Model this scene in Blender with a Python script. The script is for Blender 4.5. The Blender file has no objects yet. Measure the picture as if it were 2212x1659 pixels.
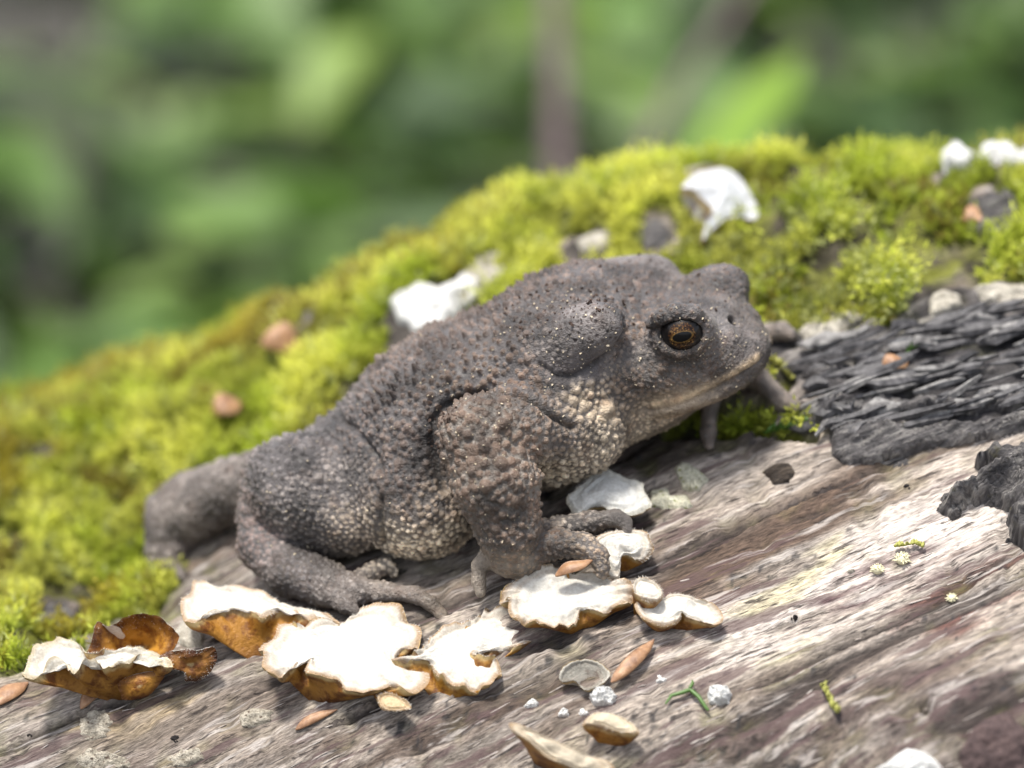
import bpy, math, random, time
import numpy as np
from mathutils import Vector
from mathutils.bvhtree import BVHTree
from mathutils.kdtree import KDTree

T0 = time.time()
rng = np.random.default_rng(7)
random.seed(7)
scene = bpy.context.scene
COL = scene.collection
F32 = np.float32

# ---------------------------------------------------------------- camera, sky, sun, exposure
PITCH = math.radians(17.0)
FOCUS = 43.0                 # cm from the lens to the toad
K = 178.4                    # picture pixels (2212 wide) per cm at the focus distance
cF = np.array([0, math.cos(PITCH), -math.sin(PITCH)])
cU = np.array([0, math.sin(PITCH), math.cos(PITCH)])
cR = np.array([1.0, 0, 0])
cC = -FOCUS * cF
cam = bpy.data.cameras.new('camera')
cam_ob = bpy.data.objects.new('camera', cam)
COL.objects.link(cam_ob)
cam.sensor_width = 17.3
cam.lens = 60.0
cam.clip_start = 0.01
cam.clip_end = 200.0
cam_ob.location = tuple(cC * 0.01)
cam_ob.rotation_euler = (math.pi / 2 - PITCH, 0, 0)
cam.dof.use_dof = True
cam.dof.focus_distance = (FOCUS - 0.22) * 0.01
cam.dof.aperture_fstop = 5.0
scene.camera = cam_ob

SUN_DIR = Vector((-0.22, -0.16, 0.96)).normalized()
world = bpy.data.worlds.new('World')
scene.world = world
world.use_nodes = True
wn = world.node_tree
bg = wn.nodes['Background']
sky = wn.nodes.new('ShaderNodeTexSky')
sky.sky_type = 'NISHITA'
sky.sun_disc = False
sky.dust_density = 2.5
sky.sun_elevation = math.asin(SUN_DIR.z)
sky.sun_rotation = math.atan2(SUN_DIR.x, SUN_DIR.y)
hsv = wn.nodes.new('ShaderNodeHueSaturation')       # hazy spring sky: paler than the clear-air model
hsv.inputs['Saturation'].default_value = 0.42
wn.links.new(sky.outputs[0], hsv.inputs['Color'])
wn.links.new(hsv.outputs[0], bg.inputs['Color'])
bg.inputs['Strength'].default_value = 0.15
sun = bpy.data.lights.new('sun', 'SUN')
sun.energy = 3.1
sun.angle = math.radians(9)
sun.color = (1.0, 0.955, 0.88)
sun_ob = bpy.data.objects.new('sun', sun)
COL.objects.link(sun_ob)
sun_ob.rotation_euler = SUN_DIR.to_track_quat('Z', 'Y').to_euler()
sun_ob.location = (0, 0, 2)
vs = scene.view_settings
vs.view_transform = 'Standard'
vs.look = 'None'
vs.exposure = 0.85
vs.gamma = 1.0
vs.use_curve_mapping = False
scene.render.engine = 'CYCLES'
scene.cycles.use_denoising = True
scene.cycles.max_bounces = 8
scene.cycles.transparent_max_bounces = 8

# ---------------------------------------------------------------- helpers
def P(px, py, d=0.0):
    """picture pixel + depth beyond the focus plane (cm) -> world position in cm"""
    s = (FOCUS + d) / FOCUS
    return cC + cR * ((px - 1106) / K * s) + cU * (-(py - 829.5) / K * s) + cF * (FOCUS + d)

def CV(px, py, d=0.0):
    """the same point in camera-aligned coordinates (right, up, depth beyond focus)"""
    s = (FOCUS + d) / FOCUS
    return np.array([(px - 1106) / K * s, -(py - 829.5) / K * s, d])

def cam2world(V):
    V = np.asarray(V, float)
    return cC + V[..., 0:1] * cR + V[..., 1:2] * cU + (V[..., 2:3] + FOCUS) * cF

def project(W):
    Q = np.asarray(W) - cC
    z = Q @ cF
    return 1106 + (Q @ cR) / z * FOCUS * K, 829.5 - (Q @ cU) / z * FOCUS * K, z - FOCUS

def unit(v):
    v = np.asarray(v, float)
    return v / np.maximum(np.linalg.norm(v, axis=-1, keepdims=True), 1e-12)

def _h(ix, iy, iz, seed):
    n = (ix * 374761393 + iy * 668265263 + iz * 2147483647 + seed * 1274126177) & 0xFFFFFFFF
    n = ((n ^ (n >> 13)) * 1274126177) & 0xFFFFFFFF
    n = ((n ^ (n >> 16)) * 2246822519) & 0xFFFFFFFF
    return ((n ^ (n >> 15)) & 0xFFFFFF) / float(0xFFFFFF)

def vn(Pn, seed=0):
    """value noise 0..1 on an (n,3) array"""
    Pn = np.asarray(Pn, float)
    i = np.floor(Pn).astype(np.int64)
    f = Pn - i
    f = f * f * f * (f * (f * 6 - 15) + 10)
    r = 0
    for dx in (0, 1):
        wx = f[:, 0] if dx else 1 - f[:, 0]
        for dy in (0, 1):
            wy = f[:, 1] if dy else 1 - f[:, 1]
            for dz in (0, 1):
                wz = f[:, 2] if dz else 1 - f[:, 2]
                r = r + wx * wy * wz * _h(i[:, 0] + dx, i[:, 1] + dy, i[:, 2] + dz, seed)
    return r

def fbm(Pn, octv=4, seed=0, gain=0.5):
    Pn = np.asarray(Pn, float)
    a, s, t = 1.0, 0, 0
    for o in range(octv):
        s = s + a * vn(Pn * 2 ** o + o * 17.3, seed + o)
        t += a
        a *= gain
    return s / t

def sstep(a, b, x):
    t = np.clip((x - a) / (b - a), 0, 1)
    return t * t * (3 - 2 * t)

def lerp(a, b, t):
    t = np.asarray(t)
    if np.ndim(a) or np.ndim(b):
        t = t[..., None]
    return a + (b - a) * t

def mesh_np(name, V, faces, col=None, vec=None, smooth=True, mats=(), mat_idx=None):
    """V: (n,3) local metres; faces: list of (m,k) integer arrays"""
    me = bpy.data.meshes.new(name)
    if not isinstance(faces, (list, tuple)):
        faces = [faces]
    faces = [np.asarray(f, np.int32) for f in faces if len(f)]
    me.vertices.add(len(V))
    me.vertices.foreach_set('co', np.ascontiguousarray(V, dtype=F32).ravel())
    loops = np.concatenate([f.ravel() for f in faces])
    sizes = np.concatenate([np.full(len(f), f.shape[1], np.int32) for f in faces])
    starts = np.concatenate([[0], np.cumsum(sizes)[:-1]]).astype(np.int32)
    me.loops.add(len(loops))
    me.loops.foreach_set('vertex_index', loops)
    me.polygons.add(len(sizes))
    me.polygons.foreach_set('loop_start', starts)
    me.polygons.foreach_set('use_smooth', np.full(len(sizes), smooth))
    for m in mats:
        me.materials.append(m)
    if mat_idx is not None:
        me.polygons.foreach_set('material_index', np.asarray(mat_idx, np.int32))
    if col is not None:
        a = me.attributes.new('Col', 'FLOAT_COLOR', 'POINT')
        c = np.ones((len(V), 4), F32)
        c[:, :col.shape[1]] = col
        a.data.foreach_set('color', c.ravel())
    if vec is not None:
        a = me.attributes.new('grain', 'FLOAT_VECTOR', 'POINT')
        a.data.foreach_set('vector', np.ascontiguousarray(vec, dtype=F32).ravel())
    me.update(calc_edges=True)
    me.validate()
    return me

ORIG = {}
def add(name, Vw, faces, mat, parent=None, base=None, label=None, cat=None, group=None, kind=None, **kw):
    """one mesh object from world positions in cm"""
    Vw = np.asarray(Vw, float)
    if base is None:
        base = ORIG[parent.name] if parent is not None else np.array([Vw[:, 0].mean(), Vw[:, 1].mean(), Vw[:, 2].min()])
    base = np.asarray(base, float)
    mats = mat if isinstance(mat, (list, tuple)) else (mat,)
    me = mesh_np(name, (Vw - base) * 0.01, faces, mats=mats, **kw)
    ob = bpy.data.objects.new(name, me)
    COL.objects.link(ob)
    ORIG[ob.name] = base
    if parent is not None:
        ob.parent = parent
        ob.location = tuple((base - ORIG[parent.name]) * 0.01)
    else:
        ob.location = tuple(base * 0.01)
    tag(ob, label, cat, group, kind)
    return ob

def tag(ob, label=None, cat=None, group=None, kind=None):
    if label: ob['label'] = label
    if cat: ob['category'] = cat
    if group: ob['group'] = group
    if kind: ob['kind'] = kind
    return ob

def empty(name, base, label, cat, group=None):
    ob = bpy.data.objects.new(name, None)
    ob.empty_display_size = 0.005
    COL.objects.link(ob)
    ORIG[ob.name] = np.asarray(base, float)
    ob.location = tuple(np.asarray(base, float) * 0.01)
    return tag(ob, label, cat, group)

# ---- node helpers
class NT:
    def __init__(self, name):
        self.m = bpy.data.materials.new(name)
        self.m.use_nodes = True
        self.t = self.m.node_tree
        self.b = self.t.nodes['Principled BSDF']
        self.out = self.t.nodes['Material Output']
    def n(self, typ, **kw):
        nd = self.t.nodes.new('ShaderNode' + typ)
        for k, v in kw.items():
            setattr(nd, k, v)
        return nd
    def l(self, a, b):
        self.t.links.new(a, b)
    def set(self, **kw):
        for k, v in kw.items():
            k = k.replace('_', ' ')
            if hasattr(v, 'is_linked'):
                self.l(v, self.b.inputs[k])
            else:
                self.b.inputs[k].default_value = v
        return self
    def coords(self, scale=100.0):
        tc = self.n('TexCoord')
        m = self.n('VectorMath', operation='SCALE')
        self.l(tc.outputs['Object'], m.inputs[0])
        m.inputs['Scale'].default_value = scale
        return m.outputs[0]
    def attr(self, name, out='Color'):
        a = self.n('Attribute', attribute_name=name)
        return a.outputs[out]
    def scale3(self, v, s):
        m = self.n('VectorMath', operation='MULTIPLY')
        self.l(v, m.inputs[0]); m.inputs[1].default_value = s
        return m.outputs[0]
    def noise(self, v, scale, detail=4, rough=0.55, out=0, dist=0.0):
        nd = self.n('TexNoise')
        self.l(v, nd.inputs['Vector'])
        nd.inputs['Scale'].default_value = scale
        nd.inputs['Detail'].default_value = detail
        nd.inputs['Roughness'].default_value = rough
        nd.inputs['Distortion'].default_value = dist
        return nd.outputs[out]
    def voro(self, v, scale, feature='F1', out='Distance', rnd=1.0):
        nd = self.n('TexVoronoi', feature=feature)
        self.l(v, nd.inputs['Vector'])
        nd.inputs['Scale'].default_value = scale
        nd.inputs['Randomness'].default_value = rnd
        return nd.outputs[out]
    def ramp(self, v, stops, interp='LINEAR'):
        nd = self.n('ValToRGB')
        cr = nd.color_ramp
        cr.interpolation = interp
        while len(cr.elements) < len(stops):
            cr.elements.new(0.5)
        for e, (p, c) in zip(cr.elements, stops):
            e.position = p
            e.color = (*c, 1) if len(c) == 3 else c
        self.l(v, nd.inputs[0])
        return nd.outputs[0]
    def grey(self, v, a, b, lo=0.0, hi=1.0):
        nd = self.n('MapRange')
        nd.interpolation_type = 'SMOOTHSTEP'
        self.l(v, nd.inputs[0])
        for k, x in zip((1, 2, 3, 4), (a, b, lo, hi)):
            nd.inputs[k].default_value = x
        return nd.outputs[0]
    def mix(self, f, a, b, blend='MIX'):
        nd = self.n('Mix', data_type='RGBA', blend_type=blend)
        for sock, v in ((nd.inputs[0], f), (nd.inputs[6], a), (nd.inputs[7], b)):
            if hasattr(v, 'is_linked'):
                self.l(v, sock)
            elif isinstance(v, (int, float)):
                sock.default_value = v
            else:
                sock.default_value = (*v, 1) if len(v) == 3 else v
        return nd.outputs[2]
    def math(self, op, a, b=0.0):
        nd = self.n('Math', operation=op)
        for s, v in ((nd.inputs[0], a), (nd.inputs[1], b)):
            if hasattr(v, 'is_linked'):
                self.l(v, s)
            else:
                s.default_value = v
        return nd.outputs[0]
    def bump(self, h, dist, strength=1.0, normal=None):
        nd = self.n('Bump')
        self.l(h, nd.inputs['Height'])
        nd.inputs['Distance'].default_value = dist
        nd.inputs['Strength'].default_value = strength
        if normal is not None:
            self.l(normal, nd.inputs['Normal'])
        return nd.outputs[0]

def ray_kd(V):
    kd = KDTree(len(V))
    for i, v in enumerate(V):
        kd.insert(v, i)
    kd.balance()
    return kd

# ================================================================ GROUND, LOG
# control points: picture pixel and depth beyond the focus plane where the wood surface lies
CTRL = [(0, 1659, -.25), (300, 1659, -.4), (600, 1659, -.65), (1100, 1659, -1.25), (1700, 1659, -2.0), (2212, 1659, -2.6),
        (80, 1500, .25), (280, 1510, .1), (500, 1490, .2), (680, 1490, -.1), (850, 1490, -.4), (1050, 1500, -.6), (1250, 1390, -.15), (1480, 1370, -.35),
        (1700, 1500, -1.2), (2000, 1450, -1.5), (1110, 1245, .25), (1290, 1240, .05), (900, 1265, .75), (960, 1350, .25), (760, 1320, .7), (550, 1260, 1.55),
        (350, 1260, 3.2), (0, 1400, 1.7), (150, 1330, 2.5), (0, 1200, 3.9), (0, 1020, 5.6), (0, 935, 7.0), (200, 850, 7.0), (400, 790, 6.9), (200, 1050, 5.2),
        (620, 675, 6.8), (450, 900, 5.4), (900, 508, 7.0), (1180, 388, 7.1), (700, 800, 5.0), (850, 650, 5.0), (1000, 560, 5.0), (900, 850, 3.6),
        (1000, 1050, 2.3), (1250, 1100, 1.0), (1350, 1010, 1.5), (1200, 1180, .6), (1530, 965, 1.5), (1650, 990, 1.0), (1600, 1100, .45), (1800, 1000, .8), (1740, 880, 1.6),
        (2000, 1060, .35), (2212, 1000, .4), (2212, 1200, -.5), (2000, 1250, -.4), (1700, 1250, -.15), (1700, 730, 2.6), (1900, 700, 2.6), (2150, 660, 2.5),
        (1750, 600, 3.1), (1600, 560, 3.7), (1850, 500, 3.6), (2100, 500, 3.2), (1300, 520, 4.8), (1550, 420, 4.7), (1750, 380, 4.7), (1500, 352, 6.6), (1700, 345, 6.0),
        (1950, 345, 5.4), (2212, 318, 5.2), (2212, 420, 3.9)]
CW = np.array([P(*c) for c in CTRL])
CW[:, 2] -= 0.0
# the far side of the log falls away behind the crest, the near side rolls under
ext = []
for x in (-9, -5, -1, 3, 7, 11):
    crest_y = 7.0 - .12 * x
    zc = np.interp(x, [-9, -5, -1, 3, 7, 11], [-2.6, -1.6, .3, 1.1, 1.3, 1.5])
    ext += [(x, crest_y + 2.5, zc - 1.2), (x, crest_y + 5, zc - 4.5), (x, crest_y + 7, zc - 9.5)]
for x in (-9, -5, -1, 3, 7, 11):
    y0 = np.interp(x, [-6, 6], [-1.6, -4.2]); z0 = np.interp(x, [-6, 6], [-5.0, -5.6])
    ext += [(x, y0 - 1.2, z0 - 2.4), (x, y0 - 2.2, z0 - 6.0)]
ext = np.array(ext)
PTS = np.concatenate([CW, ext])
def feats(x, y):
    return np.stack([np.ones_like(x), x, y, x * y, y * y, y ** 3], -1)
coef, *_ = np.linalg.lstsq(feats(PTS[:, 0], PTS[:, 1]), PTS[:, 2], rcond=None)
SIG = 2.4
def rbf(x, y):
    d2 = (x[:, None] - PTS[None, :, 0]) ** 2 + (y[:, None] - PTS[None, :, 1]) ** 2
    return np.exp(-d2 / (2 * SIG ** 2))
A_ = rbf(PTS[:, 0], PTS[:, 1]) + 0.02 * np.eye(len(PTS))
rw = np.linalg.solve(A_, PTS[:, 2] - feats(PTS[:, 0], PTS[:, 1]) @ coef)
def Hbase(x, y):
    x = np.asarray(x, float).ravel(); y = np.asarray(y, float).ravel()
    out = np.empty(len(x))
    for s in range(0, len(x), 40000):
        xs, ys = x[s:s + 40000], y[s:s + 40000]
        out[s:s + 40000] = feats(xs, ys) @ coef + rbf(xs, ys) @ rw
    return out
# residual check
print('log fit err', np.abs(Hbase(PTS[:, 0], PTS[:, 1]) - PTS[:, 2]).max())

GD = unit([1.0, .27, .36])                  # the grain runs along the log, rising to the right
def grain_uvw(W):
    u = W @ GD
    side = unit(np.cross([0, 0, 1.0], GD)); up = np.cross(GD, side)
    v, w = W @ side, W @ up
    warp = (fbm(np.stack([u * .35, v * .8, w * .8], 1), 3, 3) - .5) * .14
    return np.stack([u, v + warp, w + warp * .5], 1)

def poly_mask(px, py, poly, soft=14.0):
    """1 inside a picture polygon, fading over soft px"""
    poly = np.asarray(poly, float)
    x, y = np.asarray(px), np.asarray(py)
    ins = np.zeros(len(x), bool); dm = np.full(len(x), 1e9)
    for (x0, y0), (x1, y1) in zip(poly, np.roll(poly, -1, 0)):
        c = ((y0 > y) != (y1 > y)) & (x < (x1 - x0) * (y - y0) / (y1 - y0 + 1e-9) + x0)
        ins ^= c
        ex, ey = x1 - x0, y1 - y0
        t = np.clip(((x - x0) * ex + (y - y0) * ey) / (ex * ex + ey * ey + 1e-9), 0, 1)
        dm = np.minimum(dm, np.hypot(x - x0 - t * ex, y - y0 - t * ey))
    return np.clip(.5 + np.where(ins, dm, -dm) / (2 * soft), 0, 1)

MOSS_POLY = [(-400, 1440), (60, 1440), (150, 1400), (220, 1385), (270, 1330), (340, 1310), (400, 1275), (330, 1200), (420, 1130), (560, 1040), (760, 930), (900, 830), (1000, 740), (1150, 670),
             (1260, 610), (1450, 610), (1560, 630), (1640, 710), (1700, 720), (1760, 680), (1850, 650), (1900, 690), (1990, 640), (2060, 600), (2120, 610), (2260, 600),
             (2700, 600), (2700, -200), (-400, -200)]
MOSS_HOLES = [[(565, 640), (600, 620), (690, 640), (680, 690), (640, 720), (590, 700)], [(1390, 480), (1430, 470), (1460, 510), (1440, 550), (1380, 545)],
              [(2085, 430), (2140, 405), (2200, 430), (2205, 500), (2140, 530), (2085, 500)], [(1220, 520), (1300, 490), (1330, 520), (1300, 560), (1210, 570)],
              [(830, 660), (920, 620), (1080, 560), (1110, 590), (960, 720), (880, 780), (830, 740)], [(1860, 590), (1890, 590), (1890, 640), (1865, 640)],
              [(1480, 340), (1620, 345), (1640, 365), (1500, 365)], [(590, 750), (660, 740), (660, 790), (600, 800)], [(60, 950), (110, 930), (130, 960), (90, 985)],
              [(60, 1290), (160, 1280), (170, 1350), (80, 1370)], [(1980, 620), (2080, 610), (2090, 680), (2000, 690)], [(2015, 340), (2230, 315), (2230, 355), (2025, 385)]]
MOSS_BITS = [[(1640, 775), (1690, 795), (1725, 838), (1700, 842), (1650, 812)], [(1640, 905), (1700, 890), (1765, 905), (1760, 932), (1690, 950), (1640, 950)],
             [(1440, 860), (1640, 830), (1660, 880), (1640, 930), (1560, 950), (1440, 940)]]  # last patch: moss added to darken the shaded hollow under the chin
def moss_mask(W):
    px, py, d = project(W)
    n = (fbm(W * 1.3, 3, 41) - .5)
    px = px + n * 90; py = py + (fbm(W * 1.3 + 50, 3, 42) - .5) * 90
    m = np.clip(poly_mask(px, py, MOSS_POLY, 34) + (fbm(W * 3.0 + 20, 3, 43) - .5) * .9, 0, 1)
    for hpoly in MOSS_HOLES:
        m = m * (1 - poly_mask(px, py, hpoly, 8))
    for bit in MOSS_BITS:
        m = np.maximum(m, poly_mask(px, py, bit, 8))
    return np.where(d > 6.2, 1, m)

LOG_HOLES = [(2007, 1531, 17, .35), (1716, 1338, 10, .2), (278, 1516, 13, .25)]
DARK_POLY = [(1640, 700), (1760, 660), (1900, 640), (2300, 620), (2300, 900), (2212, 920), (2000, 960), (1840, 960), (1790, 920), (1760, 860), (1660, 830)]
def log_surface(X, Y):
    W = np.stack([X, Y, Hbase(X, Y)], 1)
    G = grain_uvw(W)
    px, py, d = project(W)
    u, v, w = G.T
    moss = moss_mask(W)
    big = (fbm(np.stack([u * .30, v * 1.1, w * 1.1], 1), 3, 51) - .5) * .16
    rid = fbm(np.stack([u * .4, v * 3.2, w * 3.2], 1), 2, 52)
    fib = fbm(np.stack([u * .7, v * 7.5, w * 7.5], 1), 2, 53, .4)
    crack = sstep(.62, .72, fbm(np.stack([u * .3, v * 4.5, w * 4.5], 1), 2, 54))
    dark = poly_mask(px, py, DARK_POLY, 18)
    strata = fbm(np.stack([u * .6, v * 5 + 3, w * 9], 1), 4, 57)
    h = big + (rid - .5) * .075 + (fib - .5) * .05 + (fbm(W * 4.0, 2, 59) - .5) * .03 - crack * .08
    h = h + dark * ((strata - .5) * .34 + .10)
    lump = (fbm(W * .9 + 5, 3, 61) - .55) * .75 + (fbm(W * 2.4 + 5, 2, 62) - .5) * .35 - .14
    h = h * (1 - moss) + moss * lump
    for hx, hy, hr, hd in LOG_HOLES:
        h = h - hd * np.exp(-(((px - hx) / hr) ** 2 + ((py - hy) / (hr * .62)) ** 2) ** 2)
    W2 = W.copy(); W2[:, 2] += h
    return W2, dict(G=G, px=px, py=py, d=d, moss=moss, rid=rid, fib=fib, crack=crack, dark=dark, strata=strata)

# bilinear sampler of the finished surface, for setting things down on it
def ax_nonuni(a, b, step, lo, hi):
    core = np.arange(a, b, step)
    l, s = [a], step
    while l[-1] > lo: s *= 1.14; l.append(l[-1] - s)
    r, s = [core[-1]], step
    while r[-1] < hi: s *= 1.14; r.append(r[-1] + s)
    return np.concatenate([l[:0:-1], core, r[1:]])
LX = ax_nonuni(-7.0, 7.2, .034, -30, 30)
LY = ax_nonuni(-4.6, 7.5, .034, -7.6, 14.5)
gx, gy = np.meshgrid(LX, LY, indexing='ij')
fx = np.clip(gx, -12, 13).ravel()
LW, LF = log_surface(fx, gy.ravel())
LW[:, 0] = gx.ravel()
LW[:, 2] += (gx.ravel() - fx) * .18
LZ = LW[:, 2].reshape(gx.shape)
def ground_z(x, y):
    x = np.atleast_1d(np.asarray(x, float)); y = np.atleast_1d(np.asarray(y, float))
    i = np.clip(np.searchsorted(LX, x) - 1, 0, len(LX) - 2); j = np.clip(np.searchsorted(LY, y) - 1, 0, len(LY) - 2)
    a = np.clip((x - LX[i]) / (LX[i + 1] - LX[i]), 0, 1); b = np.clip((y - LY[j]) / (LY[j + 1] - LY[j]), 0, 1)
    return (LZ[i, j] * (1 - a) * (1 - b) + LZ[i + 1, j] * a * (1 - b) + LZ[i, j + 1] * (1 - a) * b + LZ[i + 1, j + 1] * a * b)
def on_log(px, py):
    """where the line of sight through a pixel meets the log"""
    d0 = P(px, py, 0) - cC
    d0 = d0 / (d0 @ cF)
    t = np.arange(FOCUS - 6, FOCUS + 14, .02)
    pts = cC + t[:, None] * d0
    below = pts[:, 2] < ground_z(pts[:, 0], pts[:, 1])
    i = int(np.argmax(below)) if below.any() else len(t) - 1
    return pts[i]

nxl, nyl = gx.shape
ii = np.arange(nxl * nyl).reshape(nxl, nyl)
LQ = np.stack([ii[:-1, :-1], ii[1:, :-1], ii[1:, 1:], ii[:-1, 1:]], -1).reshape(-1, 4)
# colours of the wood
G = LF['G']; px, py = LF['px'], LF['py']
u, v, w = G.T
def gn(su, sv, seed, o=2):
    return fbm(np.stack([u * su, v * sv, w * sv], 1), o, seed)
pale = np.array((.37, .33, .295)); tan = np.array((.23, .190, .160)); brown = np.array((.105, .070, .054)); grey = np.array((.205, .188, .175)); purple = np.array((.085, .048, .052)); white = np.array((.50, .455, .42))
n_a = gn(.35, 2.4, 71, 3); n_b = gn(.5, 5.0, 72, 2); n_c = gn(.45, 3.2, 73, 2); n_d = gn(1.0, 6, 74, 2)
lc = lerp(np.tile(tan, (len(u), 1)), pale, sstep(.30, .52, n_a))
lc = lerp(lc, white, sstep(.52, .66, n_b) * .7)
lc = lerp(lc, brown, sstep(.60, .72, n_c) * .6)
lc = lerp(lc, grey, sstep(.5, .66, gn(.4, 3.0, 75)) * .6)
def zone_tint(poly, colr_, soft, amt, su=.5, sv=5, seed=80, a=.38, b=.6):
    global lc
    m_ = poly_mask(px + (n_b - .5) * 160, py + (n_c - .5) * 120, poly, soft) * sstep(a, b, gn(su, sv, seed)) * amt
    lc = lerp(lc, np.asarray(colr_), m_)
lc *= np.array((.80, .775, .745))
# darker damp brown band beside the fore foot, pale stripe below it, purple stained streaks
zone_tint([(1380, 1330), (1440, 1180), (1620, 1090), (1800, 1010), (1900, 1040), (1760, 1150), (1600, 1260), (1480, 1330)], (.10, .066, .048), 34, .95, .4, 4, 81, .2, .42)
zone_tint([(1550, 1330), (1700, 1260), (1850, 1160), (2000, 1080), (2212, 1010), (2212, 1120), (2040, 1200), (1900, 1290), (1700, 1400), (1560, 1440)], (.54, .49, .45), 34, .9, .4, 4, 82, .2, .45)
zone_tint([(1600, 1300), (1760, 1200), (1840, 1150), (1820, 1190), (1700, 1290), (1640, 1320)], (.48, .44, .26), 12, .6, .4, 4, 83, .25, .5)
zone_tint([(1640, 1440), (1760, 1370), (1790, 1390), (1720, 1450), (1650, 1480)], (.44, .42, .22), 14, .5, .4, 4, 84, .2, .45)
zone_tint([(1760, 1270), (1860, 1230), (2010, 1150), (2090, 1150), (2060, 1190), (1960, 1240), (1850, 1300), (1770, 1310)], purple, 18, 1.0, .5, 6, 85, .28, .46)
zone_tint([(1950, 1330), (2040, 1240), (2120, 1180), (2230, 1150), (2230, 1230), (2120, 1290), (2060, 1360), (1960, 1370)], (.11, .05, .042), 18, .95, .5, 6, 86, .34, .5)
zone_tint([(1380, 1640), (1560, 1560), (1760, 1470), (1930, 1400), (2060, 1390), (2000, 1480), (1800, 1580), (1560, 1659), (1400, 1659)], (.085, .062, .056), 26, .95, .5, 4, 87, .24, .46)
zone_tint([(1900, 1560), (2000, 1490), (2150, 1430), (2212, 1430), (2212, 1560), (2050, 1640), (1920, 1640)], (.085, .065, .06), 26, .9, .5, 4, 88, .3, .5)
zone_tint([(900, 1570), (1100, 1480), (1300, 1420), (1420, 1390), (1400, 1430), (1180, 1560), (960, 1640), (700, 1659), (700, 1620)], (.075, .052, .040), 26, .95, .5, 5, 89, .25, .5)
zone_tint([(-50, 1659), (-50, 1480), (150, 1470), (420, 1520), (560, 1500), (700, 1560), (620, 1659)], (.20, .165, .135), 40, .75, .8, 5, 90, .3, .6)
zone_tint([(100, 1580), (180, 1520), (330, 1480), (430, 1480), (380, 1560), (250, 1640)], (.26, .20, .12), 30, .8, 1.2, 3, 91, .3, .6)
# dark fibres, cracks, pepper of black mould
lc *= (0.62 + .70 * LF['fib'])[:, None]
lc *= (0.80 + .38 * n_d)[:, None]
lc = lerp(lc, np.array((.025, .018, .016)), LF['crack'] * .85)
for hx, hy, hr, hd in LOG_HOLES:
    lc = lerp(lc, np.array((.012, .010, .010)), np.exp(-(((px - hx) / hr) ** 2 + ((py - hy) / (hr * .62)) ** 2) ** 3))
chin_shade = poly_mask(px + (n_b - .5) * 80, py + (n_c - .5) * 60, [(1290, 1010), (1380, 950), (1460, 890), (1660, 850), (1670, 940), (1640, 965), (1500, 985), (1400, 1020)], 14)
lc = lerp(lc, np.array((.035, .026, .020)), chin_shade * .9)  # shade under the toad's chin, painted into the wood colour
pep = sstep(.70, .78, fbm(LW * 9, 2, 95)) * sstep(.45, .6, gn(.4, 2, 96))
lc = lerp(lc, np.array((.02, .02, .024)), pep * .85)
dkc = lerp(np.tile(np.array((.035, .033, .036)), (len(u), 1)), np.array((.30, .28, .27)), sstep(.54, .74, LF['strata']) * .7)
lc = lerp(lc, dkc, LF['dark'])
mossb = lerp(np.tile(np.array((.030, .026, .012)), (len(u), 1)), np.array((.12, .13, .012)), sstep(.35, .65, fbm(LW * 2.5, 3, 97)))
hole = np.zeros(len(u))
for hp in MOSS_HOLES:
    hole = np.maximum(hole, poly_mask(px + (n_b - .5) * 60, py + (n_c - .5) * 60, hp, 16))
lc = lerp(lc, np.array((.022, .018, .016)) * (.5 + fbm(LW * 6, 3, 98))[:, None], hole * .92)
lc = lerp(lc, mossb, LF['moss'])
# log surface in the moss holes is coloured near-black
m = NT('weathered_log_wood')
gv = m.attr('grain', 'Vector')
gs = m.scale3(gv, (2.4, 15, 15))
f1 = m.noise(gs, 1.6, 6, .62)
gs2 = m.scale3(gv, (6, 36, 36))
f2 = m.noise(gs2, 1.5, 4, .6)
c = m.coords()
gr = m.noise(c, 24, 5, .65)
base = m.mix(1.0, m.attr('Col'), m.ramp(f1, [(.34, (.48, .46, .45)), (.5, (1, 1, 1)), (.66, (1.35, 1.34, 1.32))]), 'MULTIPLY')
base = m.mix(1.0, base, m.ramp(f2, [(.36, (.58, .56, .55)), (.64, (1.34, 1.33, 1.31))]), 'MULTIPLY')
s1 = m.noise(m.scale3(gv, (.55, 5.2, 5.2)), 1.0, 6, .62)
s2 = m.noise(m.scale3(gv, (.45, 7.0, 7.0)), 1.3, 6, .60)
s3 = m.noise(m.scale3(gv, (1.1, 9.0, 9.0)), 1.7, 6, .65)
wood = m.attr('wood', 'Fac')
base = m.mix(m.math('MULTIPLY', m.math('MULTIPLY', m.grey(s1, .54, .60), .72), wood), base, (.085, .052, .052))
base = m.mix(m.math('MULTIPLY', m.math('MULTIPLY', m.grey(s2, .55, .66), .60), wood), base, (.50, .455, .42))
base = m.mix(m.math('MULTIPLY', m.math('MULTIPLY', m.grey(s3, .585, .635), .80), wood), base, (.035, .027, .025))
base = m.mix(m.math('MULTIPLY', m.grey(gr, .62, .72), .6), base, (.03, .026, .024))
hh = m.math('ADD', m.math('MULTIPLY', f1, .9), m.math('ADD', m.math('MULTIPLY', f2, .5), m.math('MULTIPLY', gr, .35)))
hh = m.math('SUBTRACT', hh, m.math('MULTIPLY', m.grey(s3, .58, .66), .8))
m.set(Base_Color=base, Roughness=.72, Normal=m.bump(hh, .0005, .6))
m.b.inputs['Specular IOR Level'].default_value = .3
M_LOG = m.m
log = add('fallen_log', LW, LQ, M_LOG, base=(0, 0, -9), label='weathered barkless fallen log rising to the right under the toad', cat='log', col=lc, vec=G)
wa = log.data.attributes.new('wood', 'FLOAT', 'POINT')
wa.data.foreach_set('value', ((1 - LF['moss']) * (1 - LF['dark']) * (1 - chin_shade) * (1 - hole)).astype(F32))
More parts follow.
